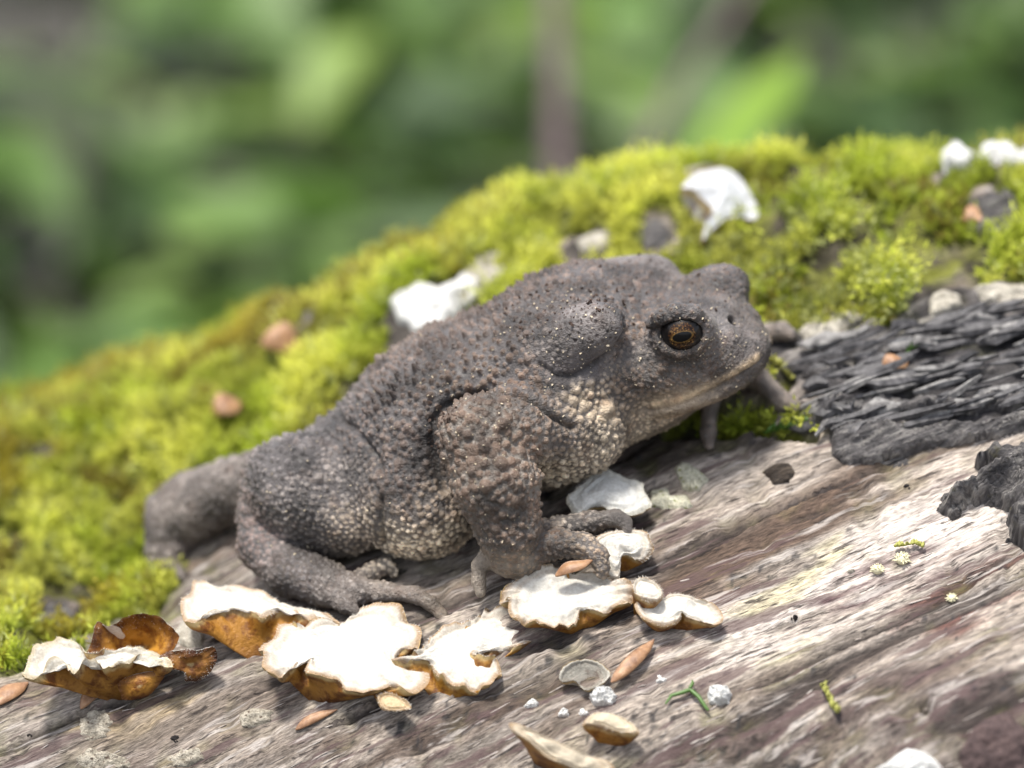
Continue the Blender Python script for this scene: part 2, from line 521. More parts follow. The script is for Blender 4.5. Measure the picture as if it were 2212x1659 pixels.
print('log', len(LW), round(time.time() - T0, 1))
# ================================================================ TOAD
class SDF:
    def __init__(s, lo, hi, h):
        s.lo = np.asarray(lo, float); s.h = h
        s.n = np.ceil((np.asarray(hi) - s.lo) / h).astype(int) + 1
        s.D = np.full(tuple(s.n), 1.0, F32)
        s.ax = [(s.lo[i] + h * np.arange(s.n[i])).astype(F32) for i in range(3)]
    def box(s, lo, hi):
        a = np.clip(np.floor((lo - s.lo) / s.h).astype(int), 0, s.n)
        b = np.clip(np.ceil((hi - s.lo) / s.h).astype(int) + 1, 0, s.n)
        sl = tuple(slice(x, y) for x, y in zip(a, b))
        X = s.ax[0][sl[0]][:, None, None]; Y = s.ax[1][sl[1]][None, :, None]; Z = s.ax[2][sl[2]][None, None, :]
        return sl, X, Y, Z
    def comb(s, sl, d, k, sub=False):
        D = s.D[sl]
        if sub: D = -D
        hh = np.clip(0.5 + 0.5 * (d - D) / k, 0, 1)
        r = d + (D - d) * hh - k * hh * (1 - hh)
        s.D[sl] = -r if sub else r
    def ell(s, c, r, ax=None, k=0.25, sub=False):
        c = np.asarray(c, float); r = np.asarray(r, float)
        A = np.eye(3) if ax is None else np.asarray(ax, float)
        ext = np.sqrt(((A * r[:, None]) ** 2).sum(0)) + 1.2 * k + 5 * s.h
        sl, X, Y, Z = s.box(c - ext, c + ext)
        k0 = 0; k1 = 0
        for i in range(3):
            q = (X - F32(c[0])) * F32(A[i, 0]) + (Y - F32(c[1])) * F32(A[i, 1]) + (Z - F32(c[2])) * F32(A[i, 2])
            k0 = k0 + (q / F32(r[i])) ** 2
            k1 = k1 + (q / F32(r[i] ** 2)) ** 2
        k0 = np.sqrt(k0); k1 = np.sqrt(k1) + 1e-9
        s.comb(sl, (k0 * (k0 - 1) / k1).astype(F32), k, sub)
    def cone(s, p, q, r1, r2, k=0.1, sub=False):
        p = np.asarray(p, float); q = np.asarray(q, float)
        m = max(r1, r2) + 1.2 * k + 5 * s.h
        sl, X, Y, Z = s.box(np.minimum(p, q) - m, np.maximum(p, q) + m)
        d = (q - p).astype(F32); L = float(d @ d) + 1e-9
        ax_, ay_, az_ = X - F32(p[0]), Y - F32(p[1]), Z - F32(p[2])
        t = np.clip((ax_ * d[0] + ay_ * d[1] + az_ * d[2]) / F32(L), 0, 1)
        dist = np.sqrt((ax_ - t * d[0]) ** 2 + (ay_ - t * d[1]) ** 2 + (az_ - t * d[2]) ** 2)
        s.comb(sl, dist - (F32(r1) + F32(r2 - r1) * t), k, sub)
    def chain(s, pts, k=0.1, sub=False):
        """pts: (px, py, depth, radius in px); inner joints are unioned tightly first"""
        C = [CV(*p[:3]) for p in pts]
        R = [p[3] / K * (1 + p[2] / FOCUS) for p in pts]
        for i in range(len(C) - 1):
            s.cone(C[i], C[i + 1], R[i], R[i + 1], k if i == 0 else min(k, 0.08), sub)
    def nets(s):
        D = s.D; inside = D < 0
        c = [inside[i:i + inside.shape[0] - 1 or None, j:j + inside.shape[1] - 1 or None, l:l + inside.shape[2] - 1 or None]
             for i in (0, 1) for j in (0, 1) for l in (0, 1)]
        nx, ny, nz = [x - 1 for x in D.shape]
        cnt = sum(x[:nx, :ny, :nz].astype(np.int8) for x in c)
        cells = np.argwhere((cnt > 0) & (cnt < 8))
        idx = np.full((nx, ny, nz), -1, np.int32)
        idx[tuple(cells.T)] = np.arange(len(cells))
        acc = np.zeros((len(cells), 3)); num = np.zeros(len(cells))
        corners = [(i, j, l) for i in (0, 1) for j in (0, 1) for l in (0, 1)]
        val = {o: D[cells[:, 0] + o[0], cells[:, 1] + o[1], cells[:, 2] + o[2]] for o in corners}
        for a in corners:
            for ax in range(3):
                if a[ax]: continue
                b = list(a); b[ax] = 1; b = tuple(b)
                va, vb = val[a], val[b]
                x = (va < 0) != (vb < 0)
                t = np.where(x, va / np.where(va == vb, 1, va - vb), 0)
                p = np.tile(np.array(a, float), (len(cells), 1)); p[:, ax] = t
                acc[x] += p[x]; num[x] += 1
        V = s.lo + s.h * (cells + acc / num[:, None])
        quads = []
        for ax in range(3):
            u, v = (ax + 1) % 3, (ax + 2) % 3
            a = inside[tuple(slice(0, -1) if i == ax else slice(None) for i in range(3))]
            b = inside[tuple(slice(1, None) if i == ax else slice(None) for i in range(3))]
            E = np.argwhere(a != b)
            E = E[(E[:, u] > 0) & (E[:, v] > 0) & (E[:, u] < D.shape[u] - 1) & (E[:, v] < D.shape[v] - 1)]
            flip = inside[tuple(E.T)]
            q = []
            for du, dv in ((1, 1), (0, 1), (0, 0), (1, 0)):
                e = E.copy(); e[:, u] -= du; e[:, v] -= dv
                q.append(idx[tuple(e.T)])
            q = np.stack(q, 1)
            q[~flip] = q[~flip][:, ::-1]
            quads.append(q)
        Q = np.concatenate(quads)
        return V, Q[(Q >= 0).all(1)]

def vnormals(V, Q):
    n = np.cross(V[Q[:, 2]] - V[Q[:, 0]], V[Q[:, 3 if Q.shape[1] == 4 else 1]] - V[Q[:, 1 if Q.shape[1] == 4 else 0]])
    if Q.shape[1] == 3:
        n = np.cross(V[Q[:, 1]] - V[Q[:, 0]], V[Q[:, 2]] - V[Q[:, 0]])
    N = np.zeros_like(V)
    for i in range(3):
        for j in range(Q.shape[1]):
            N[:, i] += np.bincount(Q[:, j], n[:, i], len(V))
    return unit(N)

def relax(V, Q, it=2, lam=0.5):
    E = np.concatenate([Q[:, [i, (i + 1) % Q.shape[1]]] for i in range(Q.shape[1])])
    E = np.concatenate([E, E[:, ::-1]])
    deg = np.bincount(E[:, 0], minlength=len(V))[:, None].clip(1)
    for _ in range(it):
        S = np.stack([np.bincount(E[:, 0], V[E[:, 1], i], len(V)) for i in range(3)], 1) / deg
        V = V + lam * (S - V)
    return V

# --- head frame: forward, across (to the far eye), up; camera-aligned coordinates
hf = unit([.881, .145, -.453]); he = unit([.361, .417, .833]); hu = unit([-.31, .898, -.315])
HAX = np.array([hf, he, hu])
HM = CV(1520, 660, .80)
def HL(a, b, c):
    return HM + a * hf + b * he + c * hu
# --- trunk frame
tf = unit([.76, .50, -.41]); te = unit(np.array([.34, .30, .89]) - tf * np.dot([.34, .30, .89], tf)); tu = np.cross(te, tf)
if tu[1] < 0: tu = -tu
TAX = np.array([tf, te, tu])

H_TOAD = 0.020
g = SDF(CV(250, 1400, 0) + [0, 0, -1.2], CV(1830, 490, 0) + [.5, .2, 5.4], H_TOAD)
# trunk
g.ell(CV(1195, 800, 1.35), (1.40, 1.42, 1.10), TAX, .3)
g.ell(CV(965, 905, 1.75), (1.55, 1.58, 1.10), TAX, .4)
g.ell(CV(1265, 722, 1.80), (1.10, 1.02, .84), TAX, .35)
g.ell(CV(735, 1045, 2.1), (1.12, 1.22, .80), TAX, .4)
g.ell(CV(905, 1078, 1.05), (.82, .74, .80), None, .35)             # sagging belly
g.ell(CV(1225, 935, 1.05), (.90, .82, .58), TAX, .3)               # chest
# head
g.ell(HL(-.95, 0, -.42), (1.15, 1.22, .60), HAX, .3)
g.ell(HL(-.24, 0, -.52), (.70, 1.00, .48), HAX, .25)
g.ell(HL(.20, 0, -.66), (.46, .56, .31), HAX, .20)
g.ell(HL(-.30, 0, -.16), (.62, .78, .24), HAX, .2)
g.ell(HL(-.80, .42, -.20), (.5, .5, .28), HAX, .25)
g.ell(HL(-.50, 0, -.90), (1.00, 1.03, .25), HAX, .15)              # jaws
g.ell(HL(-1.2, 0, -1.05), (.85, .95, .42), HAX, .3)                # throat
for sd in (-1, 1):
    g.ell(HL(-.07, sd * .69, -.05), (.42, .33, .29), HAX, .26)       # brow bumps
    g.ell(HL(.06, sd * .36, -.36), (.38, .14, .12), HAX, .2)         # canthus
# parotoid glands
PAX = np.array([unit([.86, .42, -.28]), unit([-.3, .5, .8]), unit([-.42, .72, -.54])])
PAX[2] = np.cross(PAX[0], PAX[1]); PAX[2] = unit(PAX[2]); PAX[1] = unit(np.cross(PAX[2], PAX[0]))
g.ell(CV(1254, 728, .16), (.60, .36, .40), PAX, .10)
g.ell(CV(1205, 752, .22), (.46, .30, .36), PAX, .12)
g.ell(CV(1365, 622, 1.85), (.62, .36, .38), PAX, .25)
# eye socket
g.ell(CV(1474, 718, -.02), (.27, .22, .28), HAX, .06, sub=True)
g.chain([(1405, 700, .12, 11), (1430, 684, .0, 16), (1462, 673, -.05, 18), (1500, 676, -.04, 17), (1526, 700, .05, 11)], .07)
g.chain([(1418, 735, .10, 8), (1440, 757, .04, 9), (1470, 765, .02, 9), (1500, 755, .03, 9), (1521, 728, .08, 8)], .06)
# near fore limb: shoulder, elbow, forearm, hand
g.chain([(1260, 930, .62, 92), (1120, 920, .10, 84), (1038, 942, -.14, 84)], .16)
g.chain([(1038, 944, -.14, 88), (1072, 1040, -.22, 90), (1100, 1145, -.16, 70), (1112, 1195, -.05, 54)], .09)
g.ell(CV(1120, 1196, .02), (.42, .24, .30), np.array([unit([.95, .2, .1]), unit([-.2, .95, .1]), unit([-.1, -.1, 1])]), .1)
g.chain([(1140, 1160, .14, 30), (1210, 1140, .22, 24), (1275, 1126, .26, 20), (1330, 1119, .24, 18), (1350, 1128, .20, 14), (1355, 1145, .16, 11)], .07)
g.chain([(1140, 1192, -.04, 32), (1205, 1174, -.10, 30), (1260, 1178, -.16, 26), (1292, 1200, -.22, 21), (1302, 1228, -.24, 13), (1300, 1240, -.22, 10)], .07)
g.chain([(1060, 1200, .0, 26), (1036, 1222, .02, 17), (1034, 1255, .02, 15), (1038, 1280, .0, 12)], .05)
g.chain([(1150, 1215, .3, 22), (1190, 1225, .42, 15), (1215, 1240, .5, 11)], .06)
# near hind limb: folded thigh and shank, then tarsus, toes
g.ell(CV(672, 1068, 1.55), (.86, .76, .82), np.array([unit([.9, -.35, -.2]), unit([.35, .9, 0]), unit([.2, 0, 1])]), .10)
g.ell(CV(745, 1120, 1.35), (.52, .46, .62), None, .16)
g.chain([(585, 1030, 1.75, 62), (560, 1110, 1.6, 46), (570, 1180, 1.4, 50)], .12)
g.chain([(565, 1180, 1.42, 52), (625, 1232, 1.12, 54), (705, 1262, .85, 48), (770, 1280, .68, 32)], .06)
g.chain([(740, 1272, .72, 32), (830, 1278, .55, 20), (895, 1284, .42, 17), (932, 1304, .35, 15), (955, 1330, .30, 12), (961, 1341, .28, 9)], .07)
g.chain([(710, 1280, .72, 30), (748, 1306, .52, 18), (768, 1322, .42, 12)], .07)
g.chain([(760, 1262, .85, 22), (806, 1232, .95, 17), (832, 1222, .95, 15), (850, 1236, .9, 11)], .06)
# far hind limb
g.chain([(640, 1030, 2.6, 80), (510, 1055, 3.1, 66), (415, 1095, 3.5, 74), (368, 1130, 3.6, 68)], .15)
g.chain([(362, 1130, 3.6, 68), (356, 1190, 3.5, 56), (362, 1235, 3.3, 30)], .08)
g.chain([(348, 1200, 3.45, 36), (370, 1232, 3.2, 22), (395, 1246, 2.95, 13)], .06)
# far fore limb: forearm behind the chin, spread fingers
g.chain([(1370, 830, 1.9, 70), (1500, 800, 2.25, 46), (1575, 800, 2.2, 40)], .12)
g.chain([(1575, 800, 2.2, 34), (1640, 820, 1.95, 24), (1690, 868, 1.62, 22), (1722, 880, 1.55, 15), (1738, 874, 1.52, 10)], .06)
g.chain([(1570, 780, 2.3, 30), (1640, 722, 2.5, 20), (1690, 715, 2.4, 19), (1712, 724, 2.3, 13)], .06)
g.chain([(1545, 820, 2.05, 26), (1532, 880, 1.7, 18), (1530, 935, 1.45, 17), (1532, 962, 1.35, 11)], .06)

TV, TQ = g.nets()
del g
TV = relax(TV, TQ, 3, .5)
TN = vnormals(TV, TQ)
print('toad verts', len(TV), round(time.time() - T0, 1))

# --- landmarks: pixels thrown onto the skin
bvh = BVHTree.FromPolygons(TV[:, :3].tolist(), TQ.tolist())
CAM = Vector((0, 0, -FOCUS))
def skin(px, py):
    d = Vector(CV(px, py, 0)) - CAM
    h = bvh.ray_cast(CAM, d.normalized())
    return None if h[0] is None else np.array(h[0])
def skin_line(pts, step=4, mirror=False):
    out = []
    for (x0, y0), (x1, y1) in zip(pts[:-1], pts[1:]):
        n = max(2, int(math.hypot(x1 - x0, y1 - y0) / step))
        for t in np.linspace(0, 1, n, endpoint=False):
            p = skin(x0 + (x1 - x0) * t, y0 + (y1 - y0) * t)
            if p is not None:
                out.append(p)
    if mirror:
        m = []
        for p in out:
            q = p - 2 * np.dot(p - HM, he) * he
            h = bvh.find_nearest(Vector(q))
            if h[0] is not None: m.append(np.array(h[0]))
        out += m
    return np.array(out)
def dist_to(pts, V):
    """distance of each vertex to a point set (only near ones are measured)"""
    r = np.full(len(V), 9.0)
    lo, hi = pts.min(0) - .5, pts.max(0) + .5
    near = np.where(((V > lo) & (V < hi)).all(1))[0]
    for s in range(0, len(near), 20000):
        b = near[s:s + 20000]
        r[b] = np.sqrt(((V[b][:, None, :] - pts[None]) ** 2).sum(2).min(1)) if len(pts) < 400 else 9
    return r

# --- skin zones: px, py, wart radius, spacing, height, pointedness, ground colour, wart colour
G1 = (.118, .110, .112); G2 = (.165, .150, .142); G3 = (.32, .28, .235); CR = (.66, .58, .45); BR = (.104, .079, .068); BW = (.120, .085, .064); GA = (.265, .240, .215)
ZONES = [
    (1090, 640, .062, .125, .09, 1.6, G1, BR), (1250, 590, .055, .125, .055, 1.5, G1, BR), (1180, 620, .06, .12, .075, 1.6, G1, BR), (1150, 700, .055, .115, .06, 1.5, G1, BR), (950, 760, .062, .125, .105, 1.7, G1, BR),
    (830, 850, .060, .12, .10, 1.7, G1, BR), (700, 930, .055, .12, .06, 1.6, G1, G1), (620, 990, .055, .125, .055, 1.5, G1, G1),
    (980, 840, .060, .12, .08, 1.5, G1, BW), (760, 930, .05, .11, .05, 1.5, G1, BR), (1080, 790, .06, .12, .075, 1.5, G1, BW),
    (650, 1060, .042, .085, .034, 1.2, G1, G2), (740, 1040, .040, .080, .030, 1.1, G1, G2), (760, 1150, .040, .078, .034, 1.0, G2, (.32, .27, .215)),
    (640, 1130, .042, .085, .034, 1.1, G1, G2), (900, 960, .058, .105, .045, 1.2, G1, BR), (870, 1040, .05, .09, .04, 1.1, G1, BR),
    (930, 1090, .050, .092, .04, 1.0, G2, (.26, .21, .165)), (960, 1170, .045, .080, .035, .9, G3, CR), (880, 1190, .042, .078, .035, .9, G3, CR),
    (1000, 900, .064, .112, .058, .8, GA, BW), (1080, 920, .070, .115, .058, .8, GA, BW), (1030, 1010, .074, .118, .060, .75, GA, BW), (1110, 1010, .070, .115, .058, .8, GA, BW), (1140, 960, .055, .1, .05, .8, GA, BW), (1130, 1080, .062, .108, .05, .8, GA, BW),
    (1060, 1100, .064, .108, .052, .8, GA, BW), (1100, 1160, .052, .09, .042, .9, G2, BW), (1120, 1215, .035, .08, .018, .8, G3, (.33, .25, .18)),
    (1180, 1180, .040, .078, .030, .9, G2, BW), (1270, 1130, .034, .07, .022, .9, G2, GA), (1280, 1190, .034, .07, .022, .9, G2, (.26, .21, .16)), (1345, 1125, .022, .07, .006, .9, G2, G2), (1038, 1250, .022, .07, .006, .9, G3, G3), (1150, 880, .048, .095, .036, 1.0, G2, BW),
    (1220, 940, .046, .086, .034, 1.0, G2, (.21, .165, .13)), (1205, 1020, .048, .082, .042, .85, G3, CR), (1230, 1010, .042, .076, .036, .9, G3, (.56, .49, .38)),
    (1300, 960, .036, .07, .028, .9, G3, (.50, .43, .33)), (1400, 920, .028, .06, .018, .9, G3, (.54, .46, .35)), (1200, 1075, .04, .075, .036, .9, G3, CR),
    (1300, 880, .052, .085, .044, .9, G3, (.52, .43, .32)), (1260, 860, .052, .092, .044, .95, G2, (.34, .285, .215)), (1340, 850, .036, .07, .026, 1.0, G2, (.27, .215, .17)),
    (1390, 820, .036, .068, .040, 1.1, G2, BW), (1440, 800, .034, .066, .030, 1.1, G2, BW), (1490, 800, .032, .064, .024, 1.1, G2, BW), (1540, 780, .030, .060, .020, 1.0, G2, BW),
    (1600, 740, .027, .054, .018, 1.0, (.145, .132, .130), (.10, .085, .08)), (1560, 690, .022, .06, .008, 1.0, (.142, .134, .136), G2), (1460, 640, .034, .085, .026, 1.2, (.140, .133, .137), BR), (1500, 650, .034, .085, .022, 1.2, (.14, .13, .13), BR), (1420, 680, .034, .08, .024, 1.1, (.135, .126, .126), BW),
    (1380, 640, .050, .12, .028, 1.0, (.135, .128, .130), BR), (1370, 710, .044, .085, .036, .9, G1, BW), (1400, 600, .045, .11, .035, 1.3, G1, BR),
    (1540, 600, .032, .09, .022, 1.0, G1, BR), (1250, 715, .026, .075, -.024, 1.0, (.140, .130, .130), (.055, .042, .040)), (1300, 700, .026, .075, -.024, 1.0, (.138, .126, .124), (.055, .042, .040)),
    (1200, 760, .045, .085, .026, 1.0, (.12, .11, .11), G2), (1270, 790, .02, .09, .004, 1.0, (.072, .066, .070), G1), (1210, 805, .03, .08, .01, 1.0, (.065, .06, .064), G1), (1150, 830, .055, .105, .04, 1.2, G1, BW),
    (1390, 760, .034, .068, .030, 1.0, G1, G2), (1430, 880, .034, .065, .02, .9, (.33, .27, .2), (.38, .31, .23)), (1500, 860, .02, .06, .008, .9, (.28, .23, .175), (.33, .27, .2)),
    (640, 1230, .036, .072, .022, 1.0, (.135, .115, .105), G1), (740, 1275, .032, .068, .018, 1.0, (.145, .125, .113), G2), (870, 1284, .024, .065, .010, 1.0, (.145, .125, .11), G2),
    (950, 1325, .016, .1, .002, 1.0, (.125, .105, .085), G1), (560, 1150, .045, .085, .03, 1.1, G1, (.17, .13, .12)), (400, 1080, .045, .09, .03, 1.0, (.17, .145, .13), G2),
    (345, 1190, .045, .09, .03, 1.0, (.16, .135, .12), G2), (1700, 870, .028, .07, .012, 1.0, (.2, .17, .15), G2), (1690, 716, .03, .07, .012, 1.0, (.2, .17, .15), G2), (1530, 920, .025, .07, .01, 1.0, (.19, .155, .135), G2),
]
zs = [(skin(z[0], z[1]), z) for z in ZONES]
ZP = np.array([p for p, z in zs if p is not None])
ZZ = [z for p, z in zs if p is not None]
ZA = np.array([[z[2], z[3], z[4], z[5], *z[6], *z[7]] for z in ZZ])
# what the far side carries: the same zones mirrored across the trunk
ZPm = ZP - 2 * ((ZP - CV(1150, 840, 1.45)) @ te)[:, None] * te
ZPa = np.concatenate([ZP, ZPm]); ZAa = np.concatenate([ZA, ZA])
zone = np.zeros((len(TV), ZAa.shape[1]))
for s in range(0, len(TV), 20000):
    d2 = ((TV[s:s + 20000, None, :] - ZPa[None]) ** 2).sum(2)
    w = 1 / (d2 + .012) ** 2.2
    w /= w.sum(1, keepdims=True)
    zone[s:s + 20000] = w @ ZAa
ztone = zone[:, 0:4]
gcol = zone[:, 4:7].copy(); wcol = zone[:, 7:10].copy()

# --- dart throwing for the warts
order = rng.permutation(len(TV))[:int(len(TV) * .55)]
cell = 0.06; gridd = {}; wi = []
sp_j = ztone[:, 1] * (0.62 + .62 * rng.random(len(TV)) ** 1.2)
for i in order:
    p = TV[i]; sp = sp_j[i]
    c = (int(p[0] // cell), int(p[1] // cell), int(p[2] // cell))
    rr = int(sp // cell) + 1
    ok = True
    for dx in range(-rr, rr + 1):
        for dy in range(-rr, rr + 1):
            for dz in range(-rr, rr + 1):
                for j in gridd.get((c[0] + dx, c[1] + dy, c[2] + dz), ()):
                    q = TV[j]
                    if (p[0] - q[0]) ** 2 + (p[1] - q[1]) ** 2 + (p[2] - q[2]) ** 2 < sp * sp:
                        ok = False; break
                if not ok: break
            if not ok: break
        if not ok: break
    if ok:
        gridd.setdefault(c, []).append(i); wi.append(i)
wi = np.array(wi)
print('warts', len(wi), round(time.time() - T0, 1))
wkd = KDTree(len(wi))
for n_, i in enumerate(wi):
    wkd.insert(TV[i], n_)
wkd.balance()
wr = ztone[wi, 0] * (sp_j[wi] / ztone[wi, 1]) * (0.85 + .40 * rng.random(len(wi)))
wh = ztone[wi, 2] * (0.50 + .95 * rng.random(len(wi))) * np.clip(sp_j[wi] / ztone[wi, 1], .6, 1.3)
big = rng.random(len(wi)) < .06
wr[big] *= 1.25; wh[big] *= 1.2
wp = ztone[wi, 3]
wtone = rng.random(len(wi))
NB = 3
NI = np.zeros((len(TV), NB), int); ND = np.full((len(TV), NB), 9.0)
for i, p in enumerate(TV):
    for j, (co, n_, d) in enumerate(wkd.find_n(p, NB)):
        NI[i, j] = n_; ND[i, j] = d
hgt = np.zeros(len(TV)); prof = np.zeros(len(TV)); own = NI[:, 0]; tipd = np.zeros(len(TV))
for j in range(NB):
    t = np.clip(1 - (ND[:, j] / wr[NI[:, j]]) ** 2, 0, 1)
    pr = t ** np.maximum(wp[NI[:, j]], .5)
    hj = pr * wh[NI[:, j]]
    up = np.abs(hj) > np.abs(hgt)
    hgt = np.where(up, hj, hgt); prof = np.where(up, pr, prof); own = np.where(up, NI[:, j], own)
print('wart field', round(time.time() - T0, 1))
# --- creases, mouth, nostrils
disp = hgt.copy()
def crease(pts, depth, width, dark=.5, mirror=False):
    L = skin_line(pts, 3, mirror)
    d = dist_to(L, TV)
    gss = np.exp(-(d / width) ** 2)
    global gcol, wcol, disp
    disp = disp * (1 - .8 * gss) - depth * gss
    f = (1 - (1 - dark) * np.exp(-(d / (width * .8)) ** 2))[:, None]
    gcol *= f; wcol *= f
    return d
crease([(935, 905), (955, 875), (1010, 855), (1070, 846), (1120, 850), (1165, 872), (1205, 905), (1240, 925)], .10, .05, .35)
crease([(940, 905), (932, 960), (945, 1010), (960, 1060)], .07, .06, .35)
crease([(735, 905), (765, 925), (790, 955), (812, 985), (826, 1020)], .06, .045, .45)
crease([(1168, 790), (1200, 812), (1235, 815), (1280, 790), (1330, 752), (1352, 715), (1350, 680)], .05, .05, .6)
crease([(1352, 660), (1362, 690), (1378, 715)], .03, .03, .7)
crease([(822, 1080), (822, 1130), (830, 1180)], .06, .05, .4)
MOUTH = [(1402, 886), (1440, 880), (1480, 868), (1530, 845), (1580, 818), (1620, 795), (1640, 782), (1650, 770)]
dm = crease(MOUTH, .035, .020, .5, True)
LIP = [(1415, 873), (1445, 869), (1485, 855), (1535, 832), (1585, 805), (1622, 783), (1638, 770)]
dl = dist_to(skin_line(LIP, 3, True), TV)
lipw = np.exp(-(dl / .055) ** 2)
disp = disp * (1 - lipw) + .022 * lipw
gcol = lerp(gcol, np.array((.50, .38, .24)), .85 * lipw); wcol = lerp(wcol, np.array((.50, .38, .24)), .85 * lipw)
ns = skin(1581, 695)
NOST = np.array([ns, np.array(bvh.find_nearest(Vector(ns - 2 * np.dot(ns - HM, he) * he + .30 * he - .25 * hu))[0])])
dn = dist_to(NOST, TV)
disp = disp - .15 * np.exp(-(dn / .060) ** 4) + .018 * np.exp(-((dn - .09) / .035) ** 2)
nz = np.exp(-(dn / .066) ** 6)
gcol = lerp(gcol, np.array((.012, .01, .01)), nz); wcol = lerp(wcol, np.array((.012, .01, .01)), nz)
# individual big warts behind the jaw corner
for (x, y, r, h) in ((1309, 882, .14, .085), (1261, 878, .085, .06), (1238, 867, .08, .055), (1275, 900, .07, .05), (1326, 910, .07, .045), (1218, 855, .07, .04),
                     (1356, 613, .10, .05), (1332, 606, .08, .04), (1378, 616, .08, .04), (1245, 842, .07, .045), (1276, 826, .065, .04)):
    p = skin(x, y)
    if p is None: continue
    d = np.sqrt(((TV - p) ** 2).sum(1))
    t = np.clip(1 - (d / r) ** 2, 0, 1) ** .9
    disp = np.maximum(disp * (d > r * .95), h * t) if False else np.where(t > 0, np.maximum(h * t, disp * .4), disp)
    prof = np.maximum(prof, .7 * t)
low = (fbm(TV * 2.2, 3, 5) - .5) * .07 * sstep(.036, .055, ztone[:, 0])
TVd = TV + TN * (disp + low)[:, None]
# --- colours
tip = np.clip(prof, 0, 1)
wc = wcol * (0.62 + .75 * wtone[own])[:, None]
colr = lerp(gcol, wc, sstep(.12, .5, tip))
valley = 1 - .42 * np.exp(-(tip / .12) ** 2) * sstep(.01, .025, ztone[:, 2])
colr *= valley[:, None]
mott = fbm(TV * 3.1 + 9, 4, 11)
colr *= (0.50 + .92 * sstep(.2, .8, mott))[:, None] * np.array((1.20, 1.17, 1.13))
dirt = sstep(.60, .74, fbm(TV * 5.5 + 3, 4, 21)) * .5
colr = lerp(colr, colr * np.array((.62, .5, .44)), dirt)
# near-black mottling in the arm pit
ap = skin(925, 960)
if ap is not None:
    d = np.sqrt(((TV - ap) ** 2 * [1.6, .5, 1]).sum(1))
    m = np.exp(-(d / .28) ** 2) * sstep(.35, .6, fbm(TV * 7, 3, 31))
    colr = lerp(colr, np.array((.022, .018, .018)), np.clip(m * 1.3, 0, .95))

m = NT('toad_skin')
c = m.coords()
ac = m.attr('Col')
n1 = m.noise(c, 14, 5, .6)
n2 = m.noise(c, 55, 3, .6)
base = m.mix(1.0, ac, m.ramp(n1, [(.25, (.72, .70, .70)), (.75, (1.22, 1.2, 1.18))]), 'MULTIPLY')
spk = m.grey(m.voro(c, 20.0), .0, .11, 1, 0)
spk2 = m.math('MULTIPLY', spk, m.grey(m.noise(c, 3.0, 2), .5, .6))
base = m.mix(m.math('MULTIPLY', spk2, .8), base, (.42, .35, .26))
h1 = m.voro(c, 34, 'SMOOTH_F1')
h2 = m.math('ADD', m.math('MULTIPLY', h1, .6), n2)
bm = m.bump(h2, .00045, .8)
m.set(Base_Color=base, Roughness=m.grey(n1, .3, .75, .38, .60), Normal=bm)
m.b.inputs['Specular IOR Level'].default_value = .55
m.b.inputs['Subsurface Weight'].default_value = .0
m.b.inputs['Coat Weight'].default_value = .12
m.b.inputs['Coat Roughness'].default_value = .3
m.b.inputs['Subsurface Radius'].default_value = (.0012, .0007, .0005)
m.b.inputs['Subsurface Scale'].default_value = 1.0
M_SKIN = m.m

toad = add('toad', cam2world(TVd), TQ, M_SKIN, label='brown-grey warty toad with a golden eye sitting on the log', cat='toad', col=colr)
print('toad', len(TVd), round(time.time() - T0, 1))

# --- eyes: child spheres with gold flecked iris and level pupil
m = NT('toad_eye')
tc = m.n('TexCoord'); sep = m.n('SeparateXYZ'); m.l(tc.outputs['Object'], sep.inputs[0])
cc = m.coords()
def sq(s, k):
    q = m.math('MULTIPLY', s, k * 100)
    return m.math('MULTIPLY', q, q)
rad = m.math('SQRT', m.math('ADD', sq(sep.outputs[0], 1), sq(sep.outputs[1], 1)))
pup = m.math('ADD', sq(sep.outputs[0], 1 / .118), sq(m.math('ADD', sep.outputs[1], .00008), 1 / .060))
fl = m.noise(cc, 42, 5, .75)
fl2 = m.noise(cc, 14, 3, .6)
iris = m.ramp(fl, [(.42, (.006, .003, .0015)), (.52, (.04, .018, .005)), (.60, (.15, .080, .020)), (.68, (.45, .29, .09))])
iris = m.mix(m.grey(fl2, .40, .62), m.mix(1.0, iris, (.55, .40, .35), 'MULTIPLY'), iris)
iris = m.mix(m.grey(pup, 1.7, 1.2, 0, .15), iris, (.50, .30, .08))
iris = m.mix(m.grey(rad, .150, .178), iris, (.006, .005, .005))
iris = m.mix(m.grey(pup, .95, 1.08, 1, 0), iris, (.002, .002, .002))
m.set(Base_Color=iris, Roughness=.5)
m.b.inputs['Coat Weight'].default_value = .7
m.b.inputs['Coat Roughness'].default_value = .03
m.b.inputs['Coat IOR'].default_value = 1.34
m.b.inputs['Specular IOR Level'].default_value = .1
M_EYE = m.m
def eye(cpos, r, look):
    me = bpy.data.meshes.new('eye')
    import bmesh
    bm_ = bmesh.new()
    bmesh.ops.create_uvsphere(bm_, u_segments=48, v_segments=32, radius=r * .01)
    for f in bm_.faces: f.smooth = True
    bm_.to_mesh(me); bm_.free()
    me.materials.append(M_EYE)
    ob = bpy.data.objects.new('eye', me); COL.objects.link(ob)
    ob.parent = toad
    W = cam2world(cpos[None])[0]
    ob.location = tuple((W - ORIG['toad']) * .01)
    Z = look[0] * cR + look[1] * cU + look[2] * cF
    X = hf[0] * cR + hf[1] * cU + hf[2] * cF
    Z = unit(Z); X = unit(X - Z * np.dot(X, Z)); Y = np.cross(Z, X)
    from mathutils import Matrix
    ob.rotation_euler = Matrix(np.array([X, Y, Z]).T.tolist()).to_euler()
    return ob
lk = -.88 * he + .33 * hf + .12 * hu
EYE_C = CV(1474, 717, .10)
eye(EYE_C, .258, lk)
fe = HL(*((HAX @ (EYE_C - HM)) * [1, -.84, 1] - [.06, 0, .10]))
